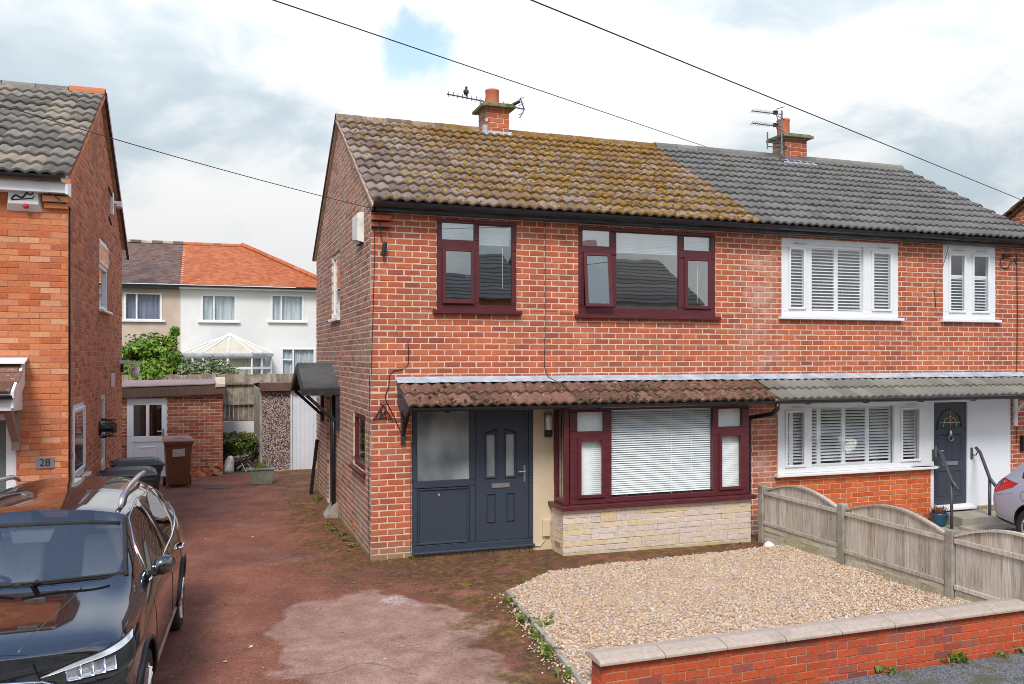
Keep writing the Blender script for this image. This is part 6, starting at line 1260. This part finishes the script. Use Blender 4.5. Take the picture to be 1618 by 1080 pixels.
# ------------------------------------------------------------------ cars
def car(name, label, loc, rot, st, axles, wr, paint, chrome_trim=True, rim='silver_rail', lvl=3, half=.93):
    """body lofted from cross-sections (nose at y=0), subdivided, wheel wells cut, then split by material into parts"""
    t = thing(name, label, 'car', loc); t.rotation_euler = rot; ORG[t.name] = Vector((0, 0, 0))
    NR = 9; vs = []; fs = []; mi = []; idx = {}
    def V(s, r, m):
        k = (s, r, 0 if r in (0, 8) else m)
        if k not in idx:
            y, rows, zb = st[s]
            if r == 0: p = (0, y+rows[0][2], zb)
            else: x, z, dy = rows[r-1]; p = (x*(1 if m == 0 else -1), y+dy, z)
            idx[k] = len(vs); vs.append(p)
        return idx[k]
    cre = {}
    names = [s_[3] if len(s_) > 3 else '' for s_ in [tuple(x)+('',) for x in [(a[0], a[1], a[2]) for a in st]]]
    G = dict(glass=1, side=2)
    for m in (0, 1):
        for s in range(len(st)-1):
            for r in range(NR-1):
                f = [V(s, r, m), V(s+1, r, m), V(s+1, r+1, m), V(s, r+1, m)]
                if m == 0: f = f[::-1]
                f2 = [i for n, i in enumerate(f) if i not in f[:n]]; fs.append(f2)
                k = 0
                if s == WS[0] and r in (6, 7): k = 1
                elif s == WS[1] and r in (6, 7): k = 1
                elif s in SIDE and r == 5: k = 2
                mi.append(k)
        for s, sg in ((0, 1), (len(st)-1, -1)):
            for r in range(1, NR-1):
                y, rows, zb = st[s]
                def Cc(r_):
                    if r_ in (0, 8): return V(s, r_, m)
                    k = ('c', s, r_)
                    if k not in idx: x, z, dy = rows[r_-1]; idx[k] = len(vs); vs.append((0, y+min(q[2] for q in rows)*.3 if s == 0 else y+rows[7][2]+.03, z))
                    return idx[k]
                f = [V(s, r, m), V(s, r+1, m), Cc(r+1), Cc(r)]; 
                if (m == 0) == (sg == 1): f = f[::-1]
                f = [i for n, i in enumerate(f) if i not in f[:n]]; fs.append(f); mi.append(0)
            f = [V(s, 0, m), V(s, 1, m), Cc(1)]; f = f[::-1] if (m == 0) == (sg == 1) else f; fs.append(f); mi.append(0)
    me = bpy.data.meshes.new('body'); me.from_pydata(vs, [], fs); 
    for m_ in (MT[paint], MT['glass_car'], MT['glass_side'], MT['rubber']): me.materials.append(m_)
    me.polygons.foreach_set('material_index', mi); me.update()
    bm = bmesh.new(); bm.from_mesh(me); bmesh.ops.recalc_face_normals(bm, faces=bm.faces); cl = bm.edges.layers.float.new('crease_edge')
    gl = {f.index: f.material_index for f in bm.faces}
    for e in bm.edges:
        k = {f.material_index for f in e.link_faces}
        if len(k) > 1: e[cl] = .62
        zz = [v.co.z for v in e.verts]
        if max(zz) < .27: e[cl] = .5
    bm.to_mesh(me); bm.free()
    ob = bpy.data.objects.new('body_tmp', me); COL.objects.link(ob)
    md = ob.modifiers.new('s', 'SUBSURF'); md.levels = lvl; md.render_levels = lvl
    cut = MB()
    for y in axles:
        for sg in (1, -1): cut.mat(0).lathe([(wr+.055, -.22), (wr+.055, .30)], (sg*(half-.06), y, wr+.01), 28, Matrix.Rotation(sg*pi/2, 3, 'Y'))
    c = cut.build('cut_tmp', MT['rubber'])
    b2 = bmesh.new(); b2.from_mesh(c.data); bmesh.ops.recalc_face_normals(b2, faces=b2.faces); b2.to_mesh(c.data); b2.free()
    bo = ob.modifiers.new('b', 'BOOLEAN'); bo.object = c; bo.operation = 'DIFFERENCE'; bo.solver = 'EXACT'; bo.material_mode = 'TRANSFER'
    dg = bpy.context.evaluated_depsgraph_get(); dg.update(); ev = bpy.data.meshes.new_from_object(ob.evaluated_get(dg), depsgraph=dg)
    bpy.data.objects.remove(ob); bpy.data.objects.remove(c)
    mats = list(ev.materials); mn = [m_.name if m_ else '' for m_ in mats]
    bvh = BVHTree.FromPolygons([v.co.copy() for v in ev.vertices], [tuple(p.vertices) for p in ev.polygons])
    def sub(nm, idxs, m_, parent=t):
        if not idxs: return None
        um = {}; vv = []; ff = []
        for i in idxs:
            f = []
            for v in ev.polygons[i].vertices:
                if v not in um: um[v] = len(vv); vv.append(tuple(ev.vertices[v].co))
                f.append(um[v])
            ff.append(f)
        m2 = bpy.data.meshes.new(nm); m2.from_pydata(vv, [], ff); m2.materials.append(m_); m2.polygons.foreach_set('use_smooth', [True]*len(ff)); m2.set_sharp_from_angle(angle=radians(38))
        o = bpy.data.objects.new(nm, m2); COL.objects.link(o); o.parent = parent; ORG[o.name] = Vector((0, 0, 0)); return o
    grp = {}
    for p in ev.polygons:
        n_ = mn[p.material_index]; cy = p.center.y; cx = p.center.x
        if n_ == MT['glass_car'].name: k = 'windscreen' if cy < 2.5 else 'rear_window'
        elif n_ == MT['glass_side'].name: k = ('side_window', cx > 0, int(sum(cy > q for q in SPL)))
        elif n_ == MT['rubber'].name: k = 'wheel_well'
        else: k = 'body'
        grp.setdefault(k, []).append(p.index)
    for k, v in grp.items():
        nm = k if isinstance(k, str) else k[0]
        sub(nm, v, MT[paint] if nm == 'body' else MT['glass_car'] if nm == 'windscreen' else MT['rubber'] if nm == 'wheel_well' else MT['glass_side'])
    def hit(p, d, off=.006):
        d = Vector(d).normalized(); h = bvh.ray_cast(Vector(p)-d*1.2, d)
        return h[0]-d*off if h[0] is not None else None
    def strip(nm, pts, d, r, m_, off=.0, parent=t, n=5):
        q = [h for h in (hit(p, d, off) for p in pts) if h is not None]
        if len(q) > 1: return MB().tube(q, r, n).build(nm, MT[m_], parent, smooth=True)
    def patch(nm, top, bot, d, m_, off=.008, nv=6, parent=t, nu=14):
        def at(L_, t_):
            t_ *= len(L_)-1; i = min(int(t_), len(L_)-2); return Vector(L_[i])+(Vector(L_[i+1])-Vector(L_[i]))*(t_-i)
        g = [[hit(at(top, i/nu)*(1-j/nv)+at(bot, i/nu)*(j/nv), d, off) for i in range(nu+1)] for j in range(nv+1)]
        if any(h is None for r_ in g for h in r_): 
            g = [[h if h is not None else Vector((0, 0, 0)) for h in r_] for r_ in g]
        dd = Vector(d).normalized()*(off+.006); W_ = nu+1; n = W_*(nv+1); vs = [h for r_ in g for h in r_]; b = MB()
        fs = [(j*W_+i, j*W_+i+1, (j+1)*W_+i+1, (j+1)*W_+i) for j in range(nv) for i in range(nu)]
        rim_ = [i for i in range(nu)]+[j*W_+nu for j in range(nv)]+[nv*W_+i for i in range(nu, 0, -1)]+[j*W_ for j in range(nv, 0, -1)]
        bk = [vs[i]+dd for i in rim_]; m0 = len(vs); fs += [(rim_[i], rim_[(i+1) % len(rim_)], m0+(i+1) % len(rim_), m0+i) for i in range(len(rim_))]
        return b.add(vs+bk, fs).build(nm, MT[m_], parent, smooth=True)
    # wheels
    for y in axles:
        for sg in (1, -1):
            R = Matrix.Rotation(sg*pi/2, 3, 'Y'); c0 = (sg*(half-.115), y, wr)
            wh = MB().lathe([(wr*.62, -.10), (wr*.93, -.105), (wr*.985, -.08), (wr, -.05), (wr, .05), (wr*.985, .085), (wr*.93, .108), (wr*.66, .10), (wr*.64, .085)], c0, 36, R).build('wheel', MT['rubber'], t, smooth=True)
            b = MB().lathe([(wr*.52, .03), (wr*.64, .10), (wr*.665, .105), (wr*.665, .095), (wr*.6, .06)], c0, 36, R)
            for k in range(10):
                a = 2*pi*k/10+(.16 if k % 2 else -.16); ca = a-(.10 if k % 2 else -.10)*.5
                p0 = R @ Vector((.045*cos(ca), .045*sin(ca), .085)); p1 = R @ Vector((wr*.63*cos(a), wr*.63*sin(a), .095)); b.tube([Vector(c0)+p0, Vector(c0)+p1], [.020, .026], 4)
            b.lathe([(.02, .105), (.055, .10), (.06, .05)], c0, 16, R); b.build('rim', MT[rim], wh, smooth=False)
            MB().lathe([(.05, .0), (wr*.5, .0), (wr*.5, .02), (.05, .02)], c0, 24, R).build('brake_disc', MT['steel'], wh)
    return t, hit, strip, patch
# cross-sections: (y, [(x, z, dy) for sill, rocker, side, shoulder, belt, glass top / bonnet edge, inner, centre], z of floor)
SUV = [
 (.20, [(.60, .25, .12), (.78, .36, .16), (.83, .56, .12), (.83, .72, .14), (.79, .83, .20), (.62, .895, .10), (.34, .915, .04), (0, .925, .02)], .25),
 (.46, [(.78, .22, .08), (.89, .34, .10), (.91, .60, .08), (.905, .78, .08), (.86, .90, .08), (.69, .965, .04), (.38, .995, 0), (0, 1.005, 0)], .22),
 (.95, [(.80, .22, 0), (.93, .34, 0), (.945, .62, 0), (.93, .82, 0), (.875, .955, 0), (.71, 1.02, 0), (.40, 1.05, 0), (0, 1.06, 0)], .22),
 (1.42, [(.80, .22, 0), (.925, .34, 0), (.935, .62, 0), (.93, .86, 0), (.88, 1.02, 0), (.715, 1.10, -.02), (.40, 1.115, -.14), (0, 1.12, -.19)], .22),
 (2.05, [(.80, .22, 0), (.925, .34, 0), (.935, .62, 0), (.93, .88, 0), (.885, 1.055, 0), (.635, 1.505, 0), (.41, 1.575, -.08), (0, 1.605, -.13)], .22),
 (2.62, [(.80, .22, 0), (.925, .34, 0), (.935, .62, 0), (.93, .89, 0), (.885, 1.07, 0), (.665, 1.555, 0), (.44, 1.635, 0), (0, 1.655, 0)], .22),
 (2.72, [(.80, .22, 0), (.925, .34, 0), (.935, .62, 0), (.93, .89, 0), (.885, 1.075, 0), (.665, 1.555, 0), (.44, 1.635, 0), (0, 1.655, 0)], .22),
 (3.50, [(.80, .22, 0), (.93, .34, 0), (.945, .64, 0), (.94, .93, 0), (.88, 1.11, 0), (.655, 1.53, 0), (.44, 1.62, 0), (0, 1.64, 0)], .22),
 (3.58, [(.80, .22, 0), (.93, .34, 0), (.945, .64, 0), (.94, .94, 0), (.88, 1.12, 0), (.65, 1.52, 0), (.44, 1.615, 0), (0, 1.635, 0)], .22),
 (4.02, [(.80, .24, 0), (.91, .36, 0), (.93, .66, 0), (.92, .97, 0), (.84, 1.19, 0), (.62, 1.44, 0), (.43, 1.56, .08), (0, 1.58, .10)], .24),
 (4.34, [(.76, .28, 0), (.87, .40, 0), (.90, .68, 0), (.88, .95, 0), (.76, 1.16, 0), (.56, 1.28, 0), (.38, 1.40, 0), (0, 1.42, .02)], .28),
 (4.50, [(.70, .32, 0), (.80, .44, .03), (.83, .70, .05), (.80, .90, .03), (.70, 1.02, 0), (.5, 1.06, .02), (.3, 1.07, .04), (0, 1.08, .05)], .32)]
KY = .945; AX = (.95, 3.67)
WS = (3, 10); SIDE = (4, 6, 8); SPL = (2.67, 3.54)
T, hit, strip, patch = car('parked_car', 'glossy black suv with silver roof rails parked on the red drive', (-3.46, -5.44, -.105), (.012, 0, -.057), SUV, AX, .345, 'car_black')
T.scale = (1.03, KY, 1)
for s in (1, -1):
    dg = (-s*.75, 1, -.12)
    hl = patch('headlight', [(s*.42, .2, .775), (s*.62, .25, .845), (s*.80, .4, .895), (s*.895, .66, .925)], [(s*.42, .2, .765), (s*.60, .22, .715), (s*.80, .36, .70), (s*.90, .55, .78)], dg, 'rubber', .006)
    patch('lamp_strip', [(s*.43, .2, .777), (s*.62, .25, .842), (s*.80, .4, .890), (s*.888, .66, .920)], [(s*.43, .2, .771), (s*.62, .25, .812), (s*.80, .4, .850), (s*.885, .6, .885)], dg, 'led', .012, parent=hl)
    for k in range(4):
        x = .55+.084*k; z = .752+.010*k
        patch('lamp_unit', [(s*x, .25, z+.045), (s*(x+.062), .3, z+.060)], [(s*x, .25, z-.022), (s*(x+.057), .3, z-.026)], dg, 'lens', .013, 3, hl, 5)
        strip('lamp_edge', [(s*(x+.067), .3, z+.062), (s*(x+.063), .3, z-.028), (s*(x+.01), .25, z-.026)], dg, .005, 'chrome', .014, hl)
    strip('body_seam', [(s*.42, .2, .785), (s*.62, .25, .852), (s*.80, .4, .903), (s*.90, .66, .932)], dg, .005, 'rubber')
    strip('body_seam', [(s*.80, .35+.1*i, 1.5) for i in range(11)], (0, 0, -1), .004, 'rubber')
    for y0, z0, z1 in ((1.40, .35, .98), (2.66, .35, 1.04), (3.46, .62, 1.08)): strip('door_seam', [(s*2, y0+(.06*(i/8)**2 if y0 < 2 else (-.12*(1-i/8)**2 if y0 > 3 else 0)), z0+(z1-z0)*i/8) for i in range(9)], (-s, 0, 0), .004, 'rubber')
    strip('chrome_trim', [(s*2, y, z) for y, z in ((1.62, 1.035), (2.05, 1.05), (2.6, 1.066), (3.1, 1.085), (3.5, 1.115), (3.85, 1.19), (3.99, 1.28))], (-s, 0, 0), .010, 'chrome', .002)
    strip('chrome_trim', [(s*2, y, z) for y, z in ((1.66, 1.07), (1.85, 1.30), (2.05, 1.475), (2.3, 1.515), (2.7, 1.53), (3.1, 1.525), (3.5, 1.50), (3.8, 1.44), (3.99, 1.34))], (-s, 0, 0), .008, 'chrome', .002)
    strip('sill_trim', [(s*2, 1.35+.23*i, .36) for i in range(9)], (-s, 0, 0), .022, 'silver_rail', -.004)
    for y in (2.42, 3.36):
        hd = hit((s*2, y, .93), (-s, 0, 0), 0); 
        if hd: MB().tube([hd+Vector((0, -.11, 0)), hd+Vector((s*.035, -.08, .005)), hd+Vector((s*.038, .06, .008)), hd+Vector((0, .10, .006))], [.012, .017, .017, .012], 8).build('door_handle', MT['chrome'], T, smooth=True)
    mr = MB().tube([(s*.83, 1.76, 1.04), (s*.87, 1.74, 1.06), (s*.91, 1.73, 1.09)], [.035, .03, .04], 8); mr.build('mirror_arm', MT['rubber'], T, smooth=True)
    b = MB(); R = []
    for x, y, z, ry_, rz_ in ((.865, 1.76, 1.10, .03, .04), (.89, 1.72, 1.11, .065, .07), (.955, 1.73, 1.125, .078, .08), (1.01, 1.76, 1.13, .062, .065), (1.035, 1.79, 1.13, .025, .03)): R.append([(s*x, y+ry_*cos(a), z+rz_*sin(a)) for a in [2*pi*i/14 for i in range(14)]])
    b.add([p for r_ in R for p in r_], [(i*14+k, i*14+(k+1) % 14, i*14+14+(k+1) % 14, i*14+14+k) for i in range(4) for k in range(14)]+[tuple(range(14)), tuple(range(56, 70))]); b.build('mirror', MT['car_black'], T, smooth=True)
    rl = [(s*.575, 2.12, 1.545), (s*.585, 2.22, 1.635), (s*.59, 2.6, 1.672), (s*.59, 3.2, 1.672), (s*.575, 3.65, 1.64), (s*.555, 3.80, 1.585)]; MB().tube(rl, [.018, .024, .024, .024, .024, .016], 8).build('roof_rail', MT['silver_rail'], T, smooth=True)
    for y in AX:
        pts_ = [(s*2, y+.405*cos(a), .355+.405*sin(a)) for a in [pi*i/18 for i in range(19)]]; strip('arch_trim', pts_, (-s, 0, 0), .022, 'black_plastic', .0)
strip('body_seam', [(x/10, .27+.02*abs(x)/10, 1.6) for x in range(-8, 9)], (0, 0, -1), .004, 'rubber')
for s in (1, -1): strip('bonnet_crease', [(s*(.24+.20*i/8), .30+.118*i, 1.7) for i in range(9)], (0, 0, -1), .006, 'car_black', -.003)
gr = patch('grille', [(-.56, 0, .64), (-.38, 0, .725), (0, 0, .75), (.38, 0, .725), (.56, 0, .64)], [(-.52, 0, .56), (-.40, 0, .34), (0, 0, .32), (.40, 0, .34), (.52, 0, .56)], (0, 1, 0), 'rubber', .004)
strip('grille_trim', [(-.64, 0, .60), (-.56, 0, .652), (-.38, 0, .737), (0, 0, .762), (.38, 0, .737), (.56, 0, .652), (.64, 0, .60)], (0, 1, 0), .010, 'chrome', .006, gr)
for i in range(9):
    for z in (.42, .50, .58, .64, .70): strip('grille_fin', [(-.40+.1*i, 0, z-.02), (-.36+.1*i, 0, z+.02)], (0, 1, 0), .007, 'chrome', .008, gr, 4)
b = MB().tube([(-.55, 1.34, 1.155), (0, 1.20, 1.165)], .010, 5); b.tube([(.05, 1.20, 1.17), (.62, 1.34, 1.165)], .010, 5)
for x in (-.55, .1): b.tube([(x, 1.28, 1.13), (x+.05, 1.24, 1.17)], .018, 5)
b.build('wiper', MT['rubber'], T)
strip('windscreen_seal', [(-.60+.1*i, 1.93-.13*(1-((i-6)/6)**2), 1.9) for i in range(13)], (0, 0, -1), .020, 'rubber', -.006)
strip('windscreen_seal', [(-.72+.12*i, 1.47-.185*(1-((i-6)/6)**2), 1.9) for i in range(13)], (0, 0, -1), .026, 'rubber', -.008)
for s in (1, -1): strip('windscreen_seal', [(s*(.708-.009*i), 1.44+.062*i, 1.9) for i in range(10)], (0, 0, -1), .020, 'rubber', -.004)
b = MB().box(-.82, .82, 1.25, 1.85, .5, .98); b.build('dashboard', MT['dark_trim'], T, bevel=.05); MB().box(-.84, .84, 1.3, 4.2, .32, .36).build('floor', MT['dark_trim'], T)
R = Matrix.Rotation(-.5, 3, 'X'); b = MB().tube([R @ Vector((.17*cos(a), .17*sin(a), 0))+Vector((-.38, 1.98, 1.02)) for a in [2*pi*i/20 for i in range(21)]], .016, 6); b.tube([R @ Vector((-.16, 0, 0))+Vector((-.38, 1.98, 1.02)), R @ Vector((.16, 0, 0))+Vector((-.38, 1.98, 1.02))], .03, 6); b.build('steering_wheel', MT['dark_trim'], T)
for x in (-.38, .38):
    b = MB().prism([(x-.25, 2.30, .45), (x-.25, 2.75, .42), (x-.25, 2.80, .58), (x-.25, 2.30, .62)], (.5, 0, 0)); b.prism([(x-.24, 2.70, .55), (x-.24, 2.85, .55), (x-.21, 3.0, 1.18), (x-.21, 2.88, 1.20)], (.45, 0, 0)); b.build('seat', MT['seat'], T, bevel=.05)
    MB().box(x-.13, x+.13, 2.88, 2.98, 1.22, 1.42).build('headrest', MT['seat'], T, bevel=.045)
MB().box(-.65, .65, 3.5, 3.65, .5, 1.2).build('seat', MT['seat'], T, bevel=.05)
MB().prism([(-.16, 1.78, 1.45), (.16, 1.78, 1.45), (.13, 1.72, 1.36), (-.13, 1.72, 1.36)], (0, .05, .02)).build('mirror', MT['dark_trim'], T, bevel=.01)

HATCH = [(y*.955, [(x*.965, z*.885 if r != 0 else z*.9, dy) for r, (x, z, dy) in enumerate(rows)], zb*.9) for y, rows, zb in SUV]
HATCH[9] = (3.80, [(.77, .24, 0), (.87, .36, 0), (.90, .60, 0), (.89, .86, 0), (.82, 1.02, 0), (.60, 1.27, 0), (.42, 1.385, .06), (0, 1.40, .08)], .22)
HATCH[10] = (4.10, [(.74, .28, 0), (.85, .38, 0), (.875, .62, .06), (.85, .84, .08), (.74, .99, .06), (.54, 1.12, .02), (.37, 1.22, 0), (0, 1.24, .02)], .26)
HATCH[11] = (4.28, [(.68, .32, -.02), (.78, .40, .02), (.80, .62, .05), (.77, .80, .03), (.66, .92, -.03), (.48, .95, 0), (.3, .96, .02), (0, .97, .03)], .30)
SPL = (2.55, 3.38)
T2, hit, strip, patch = car('parked_car', 'pale mauve hatchback with red tail light, partly out of frame beside the white panel', (10.36, -5.56, -.185), (.012, 0, 0), HATCH, (.90, 3.46), .325, 'paint_silver', half=.90)
for s in (-1, 1):
    dg = (-s*1, -.75, -.05)
    tl = patch('tail_light', [(s*.86, 3.80, .965), (s*.80, 4.1, 1.0), (s*.70, 4.3, 1.01)], [(s*.87, 3.86, .90), (s*.84, 4.1, .80), (s*.74, 4.3, .76)], dg, 'tail_red', .010)
    patch('lamp_clear', [(s*.83, 4.08, .96), (s*.73, 4.28, .97)], [(s*.84, 4.1, .90), (s*.76, 4.28, .89)], dg, 'lens', .016, 3, tl, 5)
    strip('bumper_seam', [(s*2, 3.84+.06*i, .80-.012*i) for i in range(6)], (-s, 0, 0), .003, 'rubber')
    patch('bumper_skirt', [(s*.9, 3.83, .32), (s*.88, 4.0, .36), (s*.80, 4.25, .40)], [(s*.86, 3.83, .25), (s*.84, 4.0, .28), (s*.74, 4.25, .32)], (-s*1, -.75, 0), 'rubber', .008)
    strip('fuel_flap', [(s*2, 3.62+.075*cos(a), .80+.075*sin(a)) for a in [2*pi*i/20 for i in range(21)]], (-s, 0, 0), .003, 'rubber')
    for y0 in (1.35, 2.5, 3.30): strip('door_seam', [(s*2, y0, .32+.6*i/8) for i in range(9)], (-s, 0, 0), .004, 'rubber')
    for y in (.90, 3.46): strip('arch_trim', [(s*2, y+.385*cos(a), .335+.385*sin(a)) for a in [pi*i/18 for i in range(19)]], (-s, 0, 0), .012, 'paint_silver', .0)
    b = MB().tube([(s*.80, 1.55, .93), (s*.90, 1.55, .98), (s*1.02, 1.57, .99)], [.04, .07, .04], 8); b.build('mirror', MT['paint_silver'], T2, smooth=True)
